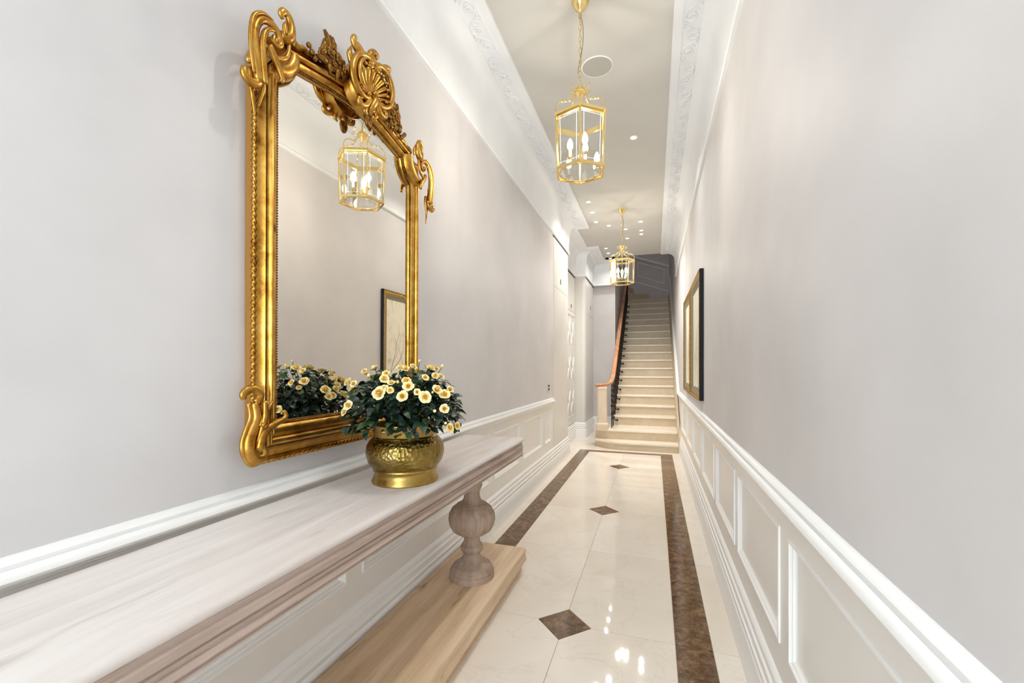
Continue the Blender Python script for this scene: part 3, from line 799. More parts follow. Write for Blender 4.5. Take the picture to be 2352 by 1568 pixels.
while n < 980:
    a = rnd.uniform(0, 2 * PI); h = rnd.uniform(-0.32, 0.92)
    shell = rnd.uniform(0.80, 1.0) if n < 300 else rnd.uniform(0.35, 0.92)
    rr = math.sqrt(max(0, 1 - h * h)) * 0.225 * shell
    x = PC[0] + rr * math.cos(a); y = PC[1] + rr * math.sin(a); z = 1.10 + 0.19 * h * shell
    if z < 1.085 and math.hypot(x - PC[0], y - PC[1]) < 0.155: z = rnd.uniform(1.09, 1.12)
    if x < -1.13 or z < 1.0: continue
    if h < -0.12 and not (-0.9 < a - 5.9 < 0.6 or -0.4 < a - 4.1 < 0.5) and rnd.random() < 0.75: continue
    out = Vector((math.cos(a), math.sin(a), 0.15 + 0.5 * h))
    yd = (out + Vector((rnd.uniform(-.8, .8), rnd.uniform(-.8, .8), rnd.uniform(-.9, .35)))).normalized()
    zu = Vector((math.cos(a) * 0.5, math.sin(a) * 0.5, 0.9)) + Vector((rnd.uniform(-.5, .5), rnd.uniform(-.5, .5), 0))
    xd = yd.cross(zu).normalized(); zd = xd.cross(yd)
    s = rnd.uniform(0.029, 0.049)
    Rm = Matrix((xd, yd, zd)).transposed()
    base = Vector((x, y, z)) - yd * s * 0.5
    if (base + yd * s).x < -1.135: continue
    if n < 296:
        put('leaf', LM[n % 3], rose, base - RO, Rm.to_euler(), (s, s, s))
    else:
        me = LM[n % 3]
        rest.add([tuple(base - RO + Rm @ (v.co * s)) for v in me.vertices], [tuple(p.vertices) for p in me.polygons])
    n += 1
stuff(put('foliage', rest.mesh('foliage', 'leaf', 'all', fix=False), rose))

# ---------------------------------------------------------------- gilded mirror
YM, ZM = 1.478, 0.985
mir = thing('gilt_mirror', 'large antique gilt mirror with shell crest hanging above the console', 'mirror', (XL, YM, ZM), rot=(0, 0.0045, 0))
inn = [(0, .123), (.20, .123), (.395, .123), (.395, .40), (.395, .80), (.395, 1.18), (.393, 1.212), (.372, 1.226), (.347, 1.248), (.327, 1.278), (.316, 1.312), (.245, 1.326), (.145, 1.346), (.06, 1.356), (0, 1.358)]
out = [(0, 0), (.24, 0), (.477, 0), (.477, .40), (.477, .80), (.477, 1.20), (.477, 1.27), (.466, 1.296), (.452, 1.325), (.432, 1.352), (.405, 1.378), (.30, 1.402), (.17, 1.434), (.07, 1.455), (0, 1.462)]
def full(L): return L + [(-y, z) for y, z in L[-2:0:-1]]
IN, OUT = full(inn), full(out)
PROFM = [(0, 0.0), (0, 0.032), (0.03, 0.037), (0.08, 0.036), (0.11, 0.031), (0.18, 0.033), (0.30, 0.042), (0.355, 0.050), (0.36, 0.042), (0.385, 0.042), (0.39, 0.054), (0.42, 0.062), (0.475, 0.067), (0.53, 0.066), (0.58, 0.061), (0.61, 0.053), (0.62, 0.047), (0.65, 0.0475), (0.66, 0.053), (0.71, 0.056), (0.78, 0.054), (0.85, 0.049), (0.90, 0.044), (0.91, 0.038), (0.985, 0.038), (1.0, 0.030)]
loops = [[(d, o[0] + (i_[0] - o[0]) * t, o[1] + (i_[1] - o[1]) * t) for i_, o in zip(IN, OUT)] for t, d in PROFM]
MB().loft(loops[1:]).build('frame_moulding', 'gilt', mir, smooth=True)
MB().loft(loops[:2]).build('frame_side', 'gilt_side', mir)
MB().add([(0.031, y, z) for y, z in IN], [tuple(range(len(IN)))]).build('glass', 'mirror', mir)
MB().add([(0.002, y, z) for y, z in OUT], [tuple(range(len(OUT)))]).build('back_board', 'gilt_side', mir)
def resample(P, step):
    o = []; acc = 0; n_ = len(P)
    for i in range(n_):
        a = Vector(P[i]); b = Vector(P[(i + 1) % n_]); L = (b - a).length
        while acc < L:
            o.append(a + (b - a) * (acc / L)); acc += step
        acc -= L
    return o
mid = [(i_[0] + (o_[0] - i_[0]) * .055, i_[1] + (o_[1] - i_[1]) * .055) for i_, o_ in zip(IN, OUT)]
bd = MB()
for p in resample(mid, 0.0088): bd.ball((0.0425, p.x, p.y), 0.0041, 6, 4)
stuff(bd.build('bead_strip', 'gilt_dark', mir, smooth='all'))
rope = MB(); rl_ = []
rp_ = resample(OUT, 0.006)
rp_ = [p for p in rp_ if p.y < 1.36]
segs = [[]]
for i, p in enumerate(rp_):
    if segs[-1] and (p - segs[-1][-1]).length > 0.03: segs.append([])
    segs[-1].append(p)
for sgm in segs:
    if len(sgm) < 4: continue
    L = []
    for i, p in enumerate(sgm):
        t2 = (sgm[min(i + 1, len(sgm) - 1)] - sgm[max(i - 1, 0)]).normalized(); nn = Vector((t2.y, -t2.x))
        ph = i * 0.006 / 0.042 * 2 * PI
        ring = []
        for k in range(8):
            q = 2 * PI * k / 8; a, b = 0.0095 * math.cos(q), 0.0048 * math.sin(q)
            a, b = a * math.cos(ph) - b * math.sin(ph), a * math.sin(ph) + b * math.cos(ph)
            ring.append((0.034 + b, p.x + nn.x * a, p.y + nn.y * a))
        L.append(ring)
    rope.loft(L)
rope.build('rope_edge', 'gilt', mir, smooth='all')

def orn(mb, pts, rad, d=0.085, n=5, sides=10, flat=0.8, s=1):
    """carved scroll: pts are (y, z[, d]) on the mirror face, rad a taper list"""
    P = spline([((p[2] if len(p) > 2 else d), p[0] * s, p[1]) for p in pts], n)
    mb.tube(P, lerp_list(rad, len(P)), sides, up=(1, 0, 0), flat=flat)
def curl(cy, cz, r0, a0, turns, sgn=1, n_=14, shrink=0.75):
    return [(cy + r0 * (1 - shrink * i / n_) * math.cos(a0 + sgn * turns * 2 * PI * i / n_), cz + r0 * (1 - shrink * i / n_) * math.sin(a0 + sgn * turns * 2 * PI * i / n_)) for i in range(n_ + 1)]
for s in (-1, 1):
    mb = MB()
    C = [(.505, 1.150), (.515, 1.20), (.525, 1.26), (.518, 1.31), (.496, 1.342), (.465, 1.352), (.437, 1.340), (.428, 1.318), (.440, 1.303), (.456, 1.310), (.452, 1.324)]
    orn(mb, C, [0.015, 0.017, 0.016, 0.014, 0.012, 0.0115, 0.011, 0.010, 0.0095, 0.009, 0.007], 0.088, s=s)
    orn(mb, [(.493, 1.15), (.499, 1.20), (.503, 1.25), (.498, 1.295), (.480, 1.322), (.46, 1.33)], [0.008, 0.010, 0.010, 0.009, 0.007, 0.003], 0.098, s=s)
    orn(mb, [(.528, 1.16), (.537, 1.21), (.540, 1.27), (.530, 1.325), (.500, 1.357), (.462, 1.364)], [0.004, 0.006, 0.007, 0.007, 0.005, 0.002], 0.094, s=s)
    orn(mb, [(.50, 1.17), (.512, 1.142), (.535, 1.132), (.553, 1.142), (.553, 1.16)], [0.012, 0.014, 0.014, 0.012, 0.010], 0.086, s=s)
    orn(mb, [(.49, 1.185), (.485, 1.15), (.492, 1.115), (.500, 1.08)], [0.010, 0.009, 0.006, 0.002], 0.08, s=s)
    orn(mb, [(.520, 1.185), (.517, 1.14), (.512, 1.10), (.505, 1.05)], [0.010, 0.009, 0.006, 0.002], 0.07, s=s)
    mb.ball((0.086, s * .541, 1.19), 0.009, 8, 5); mb.ball((0.09, s * .505, 1.222), 0.011, 8, 5); mb.ball((0.094, s * .448, 1.312), 0.009, 8, 5)
    # finial leaf
    orn(mb, [(.43, 1.345), (.408, 1.350), (.392, 1.372), (.392, 1.402), (.404, 1.424), (.421, 1.424), (.430, 1.410), (.424, 1.398)], [0.012, 0.018, 0.017, 0.014, 0.012, 0.012, 0.011, 0.006], 0.09, s=s)
    orn(mb, [(.382, 1.352), (.372, 1.372), (.378, 1.40)], [0.012, 0.009, 0.002], 0.082, s=s)
    orn(mb, [(.416, 1.352), (.422, 1.375), (.416, 1.396)], [0.011, 0.008, 0.002], 0.096, s=s)
    # wavy leaf edge running to the crest, and the strap across the ear
    W = [(.395 - 0.020 * i, 1.374 + 0.0055 * i + (0.005 if i % 2 else -0.003)) for i in range(13)]
    orn(mb, W, [0.013, 0.012, 0.010, 0.009, 0.008], 0.046, n=4, s=s)
    orn(mb, [(.462, 1.272), (.452, 1.262), (.436, 1.266), (.42, 1.276), (.408, 1.290), (.400, 1.312), (.398, 1.335)], [0.007, 0.008, 0.007, 0.008, 0.007, 0.007, 0.006], 0.09, s=s)
    orn(mb, [(.470, 1.285), (.452, 1.258), (.436, 1.236), (.424, 1.214), (.424, 1.203), (.432, 1.203)], [0.010, 0.012, 0.010, 0.009, 0.007, 0.004], 0.088, s=s)
    mb.build('corner_scroll', 'gilt', mir, smooth='all')
    # raised shield filling the ear of the frame behind the scroll
    eb = MB(); Lp = []
    for q in range(9):
        a = PI + q / 8 * PI / 2
        row = []
        for rr, dd in ((0.132, 0.05), (0.128, 0.062), (0.118, 0.074), (0.102, 0.082), (0.086, 0.078), (0.078, 0.066), (0.072, 0.058), (0.03, 0.056), (0.002, 0.056)):
            row.append((dd, s * (.452 + rr * math.cos(a) * 0.98), 1.335 + rr * math.sin(a) * 0.93))
        Lp.append(row)
    eb.loft(Lp, closed=False); eb.build('corner_shield', 'gilt', mir, smooth='all')
    # lower corner acanthus
    lo = MB()
    orn(lo, [(.50, .192), (.490, .146), (.503, .112), (.517, .075), (.514, .040), (.498, .020), (.474, .020), (.464, .036), (.474, .050), (.488, .046)], [0.012, 0.016, 0.018, 0.019, 0.019, 0.018, 0.015, 0.012, 0.010, 0.006], 0.068, s=s)
    orn(lo, [(.478, .196), (.476, .150), (.486, .112), (.497, .075), (.494, .045)], [0.007, 0.010, 0.011, 0.010, 0.006], 0.084, s=s)
    orn(lo, [(.516, .192), (.508, .150), (.522, .112), (.534, .075), (.530, .04), (.508, .006), (.475, .004)], [0.006, 0.008, 0.009, 0.010, 0.010, 0.009, 0.005], 0.062, s=s)
    orn(lo, [(.494, .190), (.480, .214), (.500, .232), (.524, .230), (.538, .218), (.536, .204)], [0.014, 0.013, 0.013, 0.013, 0.012, 0.008], 0.068, s=s)
    orn(lo, [(.500, .052), (.490, .086), (.472, .108), (.446, .122), (.420, .130), (.404, .142), (.412, .156), (.424, .15)], [0.012, 0.013, 0.013, 0.012, 0.009, 0.008, 0.007, 0.004], 0.088, s=s)
    orn(lo, [(.488, .118), (.474, .150), (.458, .176), (.444, .192)], [0.010, 0.009, 0.008, 0.002], 0.08, s=s)
    for k in range(4): lo.ball((0.09, s * (.489 - 0.008 * k), .124 - .007 * k), 0.008, 8, 5)
    lo.build('corner_acanthus', 'gilt', mir, smooth='all')

crest = MB()
# dished back of the cartouche
prof = [(0.0, 0.085), (0.05, 0.088), (0.085, 0.096), (0.105, 0.112), (0.115, 0.100), (0.115, 0.06)]
def crest_fit(mb):
    mb.v = [(x, y * 1.05, 1.322 + (z - 1.315) * 0.80 + 0.22 * y) for x, y, z in mb.v]
Lp = [[(d, 0.96 * rr * math.cos(a), 1.465 + 1.12 * rr * math.sin(a)) for a in [2 * PI * k / 28 for k in range(28)]] for rr, d in prof]
crest.loft(Lp); crest_fit(crest)
shell = crest.build('shell_crest', 'gilt', mir, smooth='all')
fan = MB()
for k in range(13):
    a = math.radians(-12 + k * 17); L = 0.098 * (1 + 0.12 * math.sin(a))
    orn(fan, [(0.004 * math.cos(a), 1.428 + 0.004 * math.sin(a), 0.112), (L * .5 * math.cos(a), 1.428 + L * .55 * math.sin(a), 0.104), (L * math.cos(a), 1.428 + L * 1.12 * math.sin(a), 0.116)], [0.004, 0.009, 0.0155], n=5, sides=8, flat=0.7)
crest_fit(fan); fan.build('shell_fan', 'gilt', shell, smooth='all')
cs = MB()
for s in (-1, 1):
    orn(cs, [(s * .02, 1.40), (s * .055, 1.388), (s * .095, 1.41), (s * .117, 1.455), (s * .119, 1.505), (s * .104, 1.55), (s * .075, 1.585), (s * .036, 1.592), (s * .012, 1.575), (s * .022, 1.556), (s * .036, 1.560)], [0.010, 0.013, 0.016, 0.017, 0.017, 0.017, 0.018, 0.017, 0.015, 0.013, 0.008], 0.118)
    orn(cs, [(s * .085, 1.42), (s * .100, 1.46), (s * .101, 1.505), (s * .088, 1.545), (s * .064, 1.57)], [0.005, 0.008, 0.009, 0.008, 0.004], 0.134)
    orn(cs, [(s * .115, 1.52), (s * .128, 1.56), (s * .118, 1.60)], [0.014, 0.012, 0.003], 0.108)
    orn(cs, [(s * .06, 1.585), (s * .075, 1.612), (s * .104, 1.622), (s * .108, 1.604)], [0.014, 0.015, 0.014, 0.008], 0.112)
    orn(cs, [(s * .02, 1.40), (s * .045, 1.352), (s * .075, 1.345), (s * .082, 1.37), (s * .062, 1.378)], [0.014, 0.015, 0.013, 0.011, 0.006], 0.115)
    orn(cs, [(s * .015, 1.39), (s * .035, 1.335), (s * .020, 1.315)], [0.012, 0.010, 0.003], 0.105)
    for k in range(7):
        a = math.radians(-30 + k * 20)
        cs.ball((0.122, s * (.088 * math.cos(a)), 1.475 + .10 * math.sin(a)), 0.0095, 8, 5)
orn(cs, [(0.03, 1.585), (0.0, 1.602), (-.012, 1.628), (.006, 1.65), (.026, 1.64), (.022, 1.622)], [0.016, 0.017, 0.016, 0.014, 0.012, 0.006], 0.112)
orn(cs, [(-.06, 1.575), (-.094, 1.60), (-.112, 1.63), (-.106, 1.652), (-.094, 1.646)], [0.012, 0.014, 0.013, 0.011, 0.007], 0.112)
orn(cs, [(0.0, 1.43, .112), (.008, 1.40, .12), (-.006, 1.36, .116), (0, 1.325, .10)], [0.010, 0.017, 0.016, 0.006], 0.11)
cs.ball((0.125, 0.0, 1.43), 0.013, 10, 6); cs.ball((0.118, -.03, 1.415), 0.012, 8, 5); cs.ball((0.118, .03, 1.415), 0.012, 8, 5)
crest_fit(cs); cs.build('cartouche_scroll', 'gilt', shell, smooth='all')
lw = MB()
orn(lw, [(0, 1.33), (.012, 1.31), (0, 1.288), (-.012, 1.31), (0, 1.33)], [0.010] * 5, 0.092)
lw.ball((0.09, 0, 1.335), 0.018, 8, 5); lw.build('drop_leaf', 'gilt_dark', shell, smooth='all')

def flower(mb, y, z, r, d):
    for k in range(6):
        a = 2 * PI * k / 6 + 0.3
        mb.ball((d, y + r * .62 * math.cos(a), z + r * .62 * math.sin(a)), r * 0.46, 8, 5, (0.55, 1, 1))
    for k in range(5):
        a = 2 * PI * k / 5
        mb.ball((d + r * .32, y + r * .3 * math.cos(a), z + r * .3 * math.sin(a)), r * 0.32, 6, 4, (0.8, 1, 1))
    mb.ball((d + r * .55, y, z), r * 0.26, 6, 4)
def blade(mb, y, z, ang, L, w, d):
    c, s_ = math.cos(ang), math.sin(ang); pr = [0.25, 0.85, 1.0, 0.7, 0.0]
    vs = []
    for i, p in enumerate(pr):
        t = i / 4
        for q, dz in ((-1, 0), (0, 0.006), (1, 0)):
            vs.append((d + dz + 0.012 * math.sin(PI * t), y + c * L * t - s_ * q * w * p / 2, z + s_ * L * t + c * q * w * p / 2))
    o = len(vs)
    vs += [(a - 0.006, b, c_) for a, b, c_ in vs]
    fs = []
    for i in range(4):
        for j in range(2):
            f = (i * 3 + j, i * 3 + j + 1, (i + 1) * 3 + j + 1, (i + 1) * 3 + j)
            fs.append(f); fs.append(tuple(x + o for x in f[::-1]))
    for i in range(4):
        for j in (0, 2):
            fs.append((i * 3 + j, (i + 1) * 3 + j, (i + 1) * 3 + j + o, i * 3 + j + o))
    mb.add(vs, fs)
for s in (-1, 1):
    fl = MB()
    for y, z, r_ in ((.165, 1.452, .03), (.205, 1.446, .026), (.135, 1.438, .024), (.236, 1.424, .018), (.185, 1.425, .02)):
        flower(fl, s * y, z, r_, 0.086)
    for y, z, a, L, w in ((.20, 1.462, 70, .062, .026), (.235, 1.435, 105, .06, .02), (.17, 1.47, 60, .055, .024), (.255, 1.41, 175, .055, .022), (.165, 1.43, 265, .045, .022), (.21, 1.42, 245, .04, .02), (.14, 1.45, 20, .04, .02), (.245, 1.425, 140, .045, .018), (.19, 1.47, 95, .05, .02)):
        ang = math.radians(a); ang = ang if s < 0 else PI - ang
        ang = PI - ang if True else ang
        blade(fl, s * y, z, math.radians(a) if s > 0 else PI - math.radians(a), L, w, 0.080)
    orn(fl, [(s * .11, 1.44), (s * .17, 1.436), (s * .24, 1.414), (s * .285, 1.40)], [0.006, 0.007, 0.006, 0.003], 0.07)
    for y, z in ((.275, 1.405), (.262, 1.392), (.288, 1.418), (.128, 1.47)): fl.ball((0.08, s * y, z), 0.0095, 8, 5)
    fl.v = [(x, y * (1.06 if s < 0 else 1.0), 1.395 + (z - 1.41) * 1.05) for x, y, z in fl.v]
    fl.build('flower_spray', 'gilt_dark', mir, smooth='all')

# ---------------------------------------------------------------- hanging lanterns
def hexpt(R, k, a0): return (R * math.cos(a0 + k * PI / 3), R * math.sin(a0 + k * PI / 3))
def lantern(loc, a0, label):
    L = thing('hanging_lantern', label, 'lantern', loc, 'hexagonal brass lanterns')
    H0, H1, RB, RT = 0.0, 0.302, 0.150, 0.158
    def ring(name, R0, z0, z1, w):
        mb = MB()
        lo = []
        for R, z in ((R0, z0), (R0, z1), (R0 - w, z1), (R0 - w, z0)):
            lo.append([(*hexpt(R, k, a0), z) for k in range(6)])
        lo.append(lo[0]); mb.loft(lo); return mb
    ring('r', RB + 0.006, -0.006, 0.008, 0.014).build('bottom_ring', 'lantern', L)
    t = ring('r', RT + 0.010, H1 - 0.004, H1 + 0.012, 0.02)
    t2 = ring('r', RT + 0.002, H1 - 0.014, H1 - 0.002, 0.014)
    t.add(t2.v, t2.f); t.build('top_ring', 'lantern', L)
    inner = MB()
    R2 = [(0.118 * math.cos(a), 0.118 * math.sin(a), 0.0) for a in [2 * PI * k / 36 for k in range(36)]]
    inner.tube(R2, 0.0045, 6, up=(0, 0, 1), closed=True)
    for k in range(6):
        x, y = hexpt(1, k + 0.5, a0)
        inner.tube([(x * 0.118, y * 0.118, 0), (x * RB * 0.85, y * RB * 0.85, 0)], 0.003, 5)
    inner.build('base_ring', 'lantern', L, smooth=True)
    for k in range(6):
        x0, y0 = hexpt(RB, k, a0); x1, y1 = hexpt(RT, k, a0)
        MB().tube([(x0, y0, 0), (x1, y1, H1)], 0.0062, 6).build('post', 'lantern', L, smooth=True)
        xa, ya = hexpt(RB - 0.004, k, a0); xb, yb = hexpt(RB - 0.004, k + 1, a0)
        xc, yc = hexpt(RT - 0.004, k, a0); xd, yd = hexpt(RT - 0.004, k + 1, a0)
        pn = MB().add([(xa, ya, 0.004), (xb, yb, 0.004), (xd, yd, H1 - 0.004), (xc, yc, H1 - 0.004)], [(0, 1, 2, 3)]).build('glass_pane', 'pane', L)
        bv = MB()
        A, B, D, Cc = Vector((xa, ya, 0.004)), Vector((xb, yb, 0.004)), Vector((xd, yd, H1 - 0.004)), Vector((xc, yc, H1 - 0.004))
        nrm = (B - A).cross(Cc - A).normalized() * 0.0012
        f = lambda u, v: (A * (1 - u) * (1 - v) + B * u * (1 - v) + D * u * v + Cc * (1 - u) * v)
        def strip(u0, v0, u1, v1, w):
            p, q = f(u0, v0), f(u1, v1); dd = (q - p).normalized(); sd = dd.cross(nrm.normalized()) * w
            bv.add([tuple(p - sd + nrm), tuple(q - sd + nrm), tuple(q + sd + nrm), tuple(p + sd + nrm)], [(0, 1, 2, 3)])
        for a in (0.15, 0.85): strip(a, 0.03, a, 0.97, 0.0011)
        for b in (0.075, 0.925): strip(0.05, b, 0.95, b, 0.0011)
        bv.build('cut_bevel', 'bevel', pn)
        # ogee arm up to the crown
        u = Vector((math.cos(a0 + k * PI / 3), math.sin(a0 + k * PI / 3), 0)); Z = Vector((0, 0, 1))
        pts = [u * 0.160 + Z * 0.312, u * 0.158 + Z * 0.345, u * 0.140 + Z * 0.378, u * 0.105 + Z * 0.392, u * 0.070 + Z * 0.402, u * 0.046 + Z * 0.428, u * 0.034 + Z * 0.462, u * 0.028 + Z * 0.478]
        am = MB().tube(spline(pts, 4), 0.0036, 6)
        cv = [u * (0.052 + 0.017 * (1 - i / 16) * math.cos(2.2 * PI * i / 16 - 2.2)) + Z * (0.492 + 0.02 * (1 - i / 16) * math.sin(2.2 * PI * i / 16 - 2.2)) for i in range(15)]
        am.tube([u * 0.03 + Z * 0.468] + cv, 0.003, 5)
        side = u.cross(Z)
        for q, (rr, zz) in enumerate(((0.10, 0.394), (0.118, 0.388), (0.07, 0.404))):
            am.ball(tuple(u * rr + Z * zz), 0.006, 6, 4)
            am.tube([u * rr + Z * zz, u * (rr + 0.006) + Z * (zz + 0.016)], [0.003, 0.001], 4)
        am.build('crown_arm', 'lantern', L, smooth=True)
    hub = MB().lathe([(0.004, 0.29), (0.006, 0.31), (0.006, 0.42), (0.010, 0.432), (0.018, 0.448), (0.026, 0.462), (0.033, 0.468), (0.033, 0.474), (0.028, 0.486), (0.016, 0.498), (0.008, 0.504), (0.006, 0.512), (0.007, 0.522), (0.002, 0.526)], n=24)
    hub.build('crown', 'lantern', L, smooth=True)
    Ht = 3.43 - loc[2]
    ch = MB(); z = 0.522; k = 0
    while z < Ht - 0.10:
        lk_ = [((0.008 * math.cos(a)) * (1 if k % 2 else 0), (0.008 * math.cos(a)) * (0 if k % 2 else 1), z + 0.020 + 0.019 * math.sin(a)) for a in [2 * PI * i / 12 for i in range(12)]]
        ch.tube(lk_, 0.0024, 5, up=(1, 1, 0.2), closed=True); z += 0.034; k += 1
    ch.build('chain', 'lantern', L, smooth=True)
    cd = [(0.004, 0, 0.52), (-0.012, 0.004, 0.60), (0.006, 0.0, 0.68), (0.018, -0.004, 0.78), (0.014, 0, Ht - 0.14), (0.002, 0, Ht - 0.085)]
    MB().tube(spline(cd, 5), 0.0024, 5).build('flex', 'cord', L, smooth=True)
    cn = MB().lathe([(0.004, Ht - 0.105), (0.006, Ht - 0.08), (0.010, Ht - 0.066), (0.018, Ht - 0.056), (0.032, Ht - 0.045), (0.046, Ht - 0.022), (0.050, Ht - 0.008), (0.053, Ht - 0.004), (0.053, Ht)], n=28)
    cn.build('canopy', 'lantern', L, smooth=True)
    ca = MB().lathe([(0.003, 0.30), (0.004, 0.11), (0.010, 0.10), (0.014, 0.085), (0.010, 0.07), (0.005, 0.055), (0.001, 0.05)], n=14)
    for k in range(3):
        a = a0 + k * 2 * PI / 3 + 0.5; u = Vector((math.cos(a), math.sin(a), 0)); Z = Vector((0, 0, 1))
        ca.tube(spline([u * 0.008 + Z * 0.088, u * 0.03 + Z * 0.066, u * 0.05 + Z * 0.068, u * 0.058 + Z * 0.084], 4), 0.0032, 6)
        ca.lathe([(0.003, 0.082), (0.015, 0.086), (0.017, 0.092), (0.012, 0.093), (0.010, 0.09)], tuple(u * 0.058), 14)
    cl = ca.build('candle_cluster', 'lantern', L, smooth=True)
    for k in range(3):
        a = a0 + k * 2 * PI / 3 + 0.5; c = (0.058 * math.cos(a), 0.058 * math.sin(a), 0)
        MB().lathe([(0.0085, 0.092), (0.0085, 0.135), (0.006, 0.137)], c, 12).build('candle_sleeve', 'sleeve', cl, smooth=True)
        MB().lathe([(0.006, 0.137), (0.013, 0.147), (0.017, 0.160), (0.0155, 0.175), (0.009, 0.192), (0.002, 0.204)], c, 12).build('bulb', 'bulb', cl, smooth='all')
    return L
lantern((-0.41, 2.50, 2.424), math.radians(-80.7), 'nearer hexagonal brass and glass lantern hanging from the ceiling on a chain')
lantern((-0.41, 5.95, 2.424), math.radians(-56), 'farther hexagonal brass and glass lantern hanging before the staircase')

# ---------------------------------------------------------------- ceiling fittings
spk = thing('ceiling_speaker', 'round flush grey ceiling speaker beside the nearer lantern chain', 'speaker', (-0.385, 3.085, ZC - 0.006))
MB().lathe([(0.104, 0.0), (0.108, 0.0), (0.110, 0.006), (0.104, 0.006)], n=48, ring=True).build('rim', 'white_metal', spk, smooth=True)
MB().lathe([(0.001, 0.001), (0.104, 0.001), (0.104, 0.006), (0.001, 0.006)], n=48).build('grille', 'speaker', spk)

lens_me = MB().lathe([(0.001, 0.0), (0.022, 0.0), (0.022, 0.003), (0.001, 0.003)], n=20).mesh('lens', 'lamp')
bez_me = MB().lathe([(0.022, 0.0), (0.026, -0.003), (0.034, -0.002), (0.037, 0.003), (0.022, 0.003)], n=24, ring=True).mesh('bezel', 'white_metal', True)
SPOTS = [
    (-0.18, 4.14, 'lone small recessed ceiling downlight to the right beyond the nearer lantern'),
    (-0.805, 5.56, 'first small downlight in the left ceiling row beyond the nearer lantern'),
    (-0.81, 5.95, 'second small downlight in the left ceiling row, left of the farther lantern canopy'),
    (-0.81, 6.36, 'third small downlight in the left ceiling row, beside the end of the enriched cornice'),
    (-0.645, 6.58, 'small downlight between the left ceiling row and the farther lantern chain'),
    (-0.185, 6.55, 'nearest of the small downlights right of the farther lantern chain'),
    (-0.415, 6.83, 'small downlight just right of the farther lantern chain'),
    (-0.188, 6.97, 'middle of three small downlights right of the farther lantern chain'),
    (-0.192, 7.16, 'farthest of three small downlights right of the farther lantern chain'),
    (-0.42, 7.32, 'small downlight low behind the farther lantern chain near the stairwell'),
    (-0.815, 7.81, 'small downlight by the pier cornice, first of the last three on the left'),
    (-0.81, 8.15, 'small downlight by the pier cornice, middle of the last three on the left'),
    (-0.81, 8.55, 'small downlight just above the farther lantern crown, last on the left')]
def area(parent, w):
    ld = bpy.data.lights.new('downlight_beam', 'AREA'); ld.shape = 'DISK'; ld.size = 0.045
    ld.energy = w; ld.color = (1.0, 0.985, 0.97); ld.spread = SPREAD
    lo = bpy.data.objects.new('downlight_beam', ld); col.objects.link(lo); lo.parent = parent; lo.location = (0, 0, -0.006)
    return lo
for x, y, lab in SPOTS:
    d = thing('downlight', lab, 'downlight', (x, y, ZC - 0.003), 'recessed ceiling downlights')
    put('bezel', bez_me, d); put('lens', lens_me, d); area(d, DOWNLIGHT_W * (0.45 if y > 7.5 else 0.72 if y > 5 else 1.25))
for x, y, lab in ((-0.18, 1.2, 'added unseen ceiling downlight opposite the gilt mirror, over the console'), (-0.18, -0.8, 'added unseen ceiling downlight just inside the entrance doorway')):        # unseen fittings added to light the near end of the hall
    d = thing('downlight', lab, 'downlight', (x, y, ZC - 0.003), 'added unseen ceiling downlights over the entrance')
    put('bezel', bez_me, d); put('lens', lens_me, d); area(d, DOWNLIGHT_W)

# unseen fill light, added high up to brighten the dark stairwell
ll = bpy.data.lights.new('stairwell_fill', 'AREA'); ll.shape = 'DISK'; ll.size = 0.3; ll.energy = 5.5; ll.color = (1.0, 0.93, 0.97)
lo_ = bpy.data.objects.new('stairwell_fill', ll); col.objects.link(lo_); lo_.location = (-0.2, 11.2, 6.5)

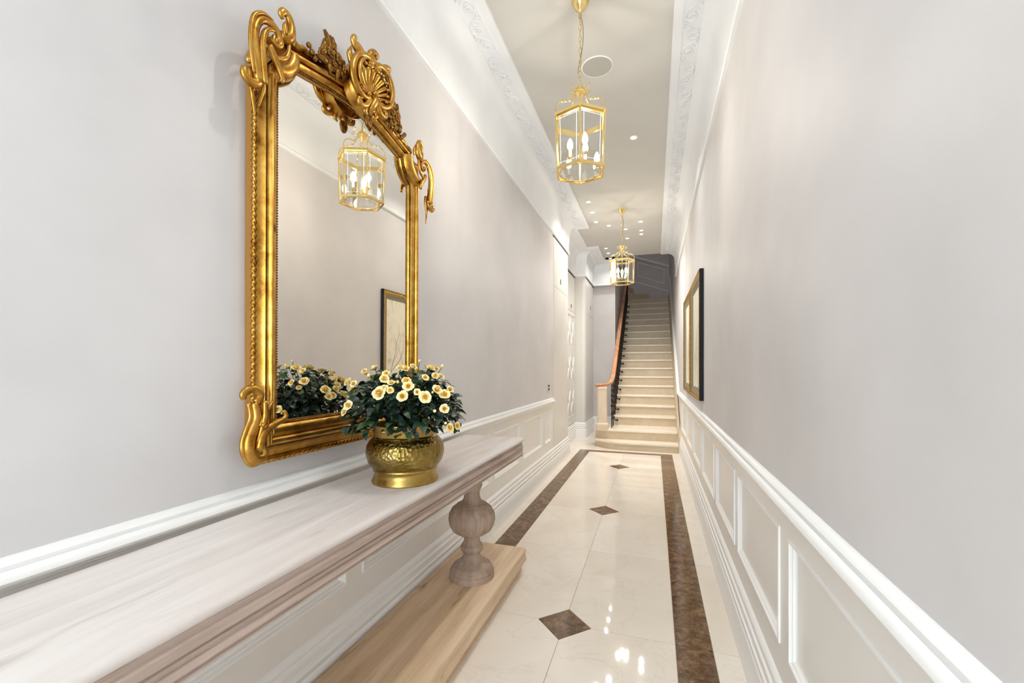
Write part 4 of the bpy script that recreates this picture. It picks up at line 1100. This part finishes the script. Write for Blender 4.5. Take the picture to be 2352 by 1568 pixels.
# ---------------------------------------------------------------- framed drawings on the right wall
def picture(y0, y1, z0, z1, seed, label):
    P = thing('framed_picture', label, 'picture', (XR, (y0 + y1) / 2, (z0 + z1) / 2), 'framed drawings on the right wall')
    hy, hz = (y1 - y0) / 2, (z1 - z0) / 2
    def rect(w, d): return [(-d, -hy + w, -hz + w), (-d, hy - w, -hz + w), (-d, hy - w, hz - w), (-d, -hy + w, hz - w)]
    MB().loft([rect(0, 0.001), rect(0, 0.028), rect(0.002, 0.033), rect(0.010, 0.034), rect(0.014, 0.030)]).build('outer_frame', 'frame_dark', P)
    MB().loft([rect(0.014, 0.030), rect(0.018, 0.033), rect(0.026, 0.034), rect(0.034, 0.028), rect(0.046, 0.024)]).build('gilt_slip', 'picture_gold', P, smooth='all')
    b = MB()
    per = resample([(-hy + .012, -hz + .012), (hy - .012, -hz + .012), (hy - .012, hz - .012), (-hy + .012, hz - .012)], 0.0125)
    for p in per: b.ball((-0.034, p.x, p.y), 0.0052, 6, 4)
    stuff(b.build('bead_edge', 'picture_gold', P, smooth='all'))
    MB().loft([rect(0.046, 0.024), rect(0.070, 0.016), rect(0.088, 0.012), rect(0.095, 0.008)]).build('mount', 'mat_board', P)
    w = 0.09
    MB().add([(-0.0085, -hy + w, -hz + w), (-0.0085, hy - w, -hz + w), (-0.0085, hy - w, hz - w), (-0.0085, -hy + w, hz - w)], [(0, 1, 2, 3)]).build('paper', 'paper', P)
    rd = random.Random(seed)
    for k in range(11):
        y = rd.uniform(-hy * .55, hy * .5); z = rd.uniform(hz * .1, hz * .62)
        pts = [(-0.0095, y, z)]; a = rd.uniform(-2.2, -1.0)
        for i in range(5):
            a += rd.uniform(-.45, .45); st_ = rd.uniform(.08, .17)
            pts.append((-0.0095, max(-hy * .72, min(hy * .72, pts[-1][1] + st_ * math.cos(a))), max(-hz * .75, min(hz * .75, pts[-1][2] + st_ * math.sin(a)))))
        MB().tube(spline(pts, 5), lerp_list([0.0006, rd.uniform(.0012, .004), 0.0008], 26), 4, up=(1, 0, 0), flat=0.15).build('ink_stroke', 'ink', P)
    return P
picture(3.85, 4.82, 1.008, 2.106, 3, 'nearer of two black and gold framed drawings on the right wall')
picture(4.87, 5.84, 1.008, 2.106, 8, 'farther of two black and gold framed drawings, nearest the stairs')

# ---------------------------------------------------------------- switch
swt = thing('wall_switch', 'small metal switch plate on the left wall just above the dado rail end', 'switch', (XL, 5.03, 1.045))
MB().box((0, -0.04, -0.055), (0.006, 0.04, 0.055)).build('plate', 'switch', swt, bevel=0.002)
MB().box((0.006, -0.015, 0.008), (0.014, 0.015, 0.034)).build('rocker', 'slot', swt, bevel=0.002)
MB().lathe([(0.012, 0), (0.012, 0.008), (0.004, 0.012)], n=14).build('knob', 'slot', swt, smooth=True, loc=(0.006, 0, -0.02), rot=(0, PI / 2, 0))
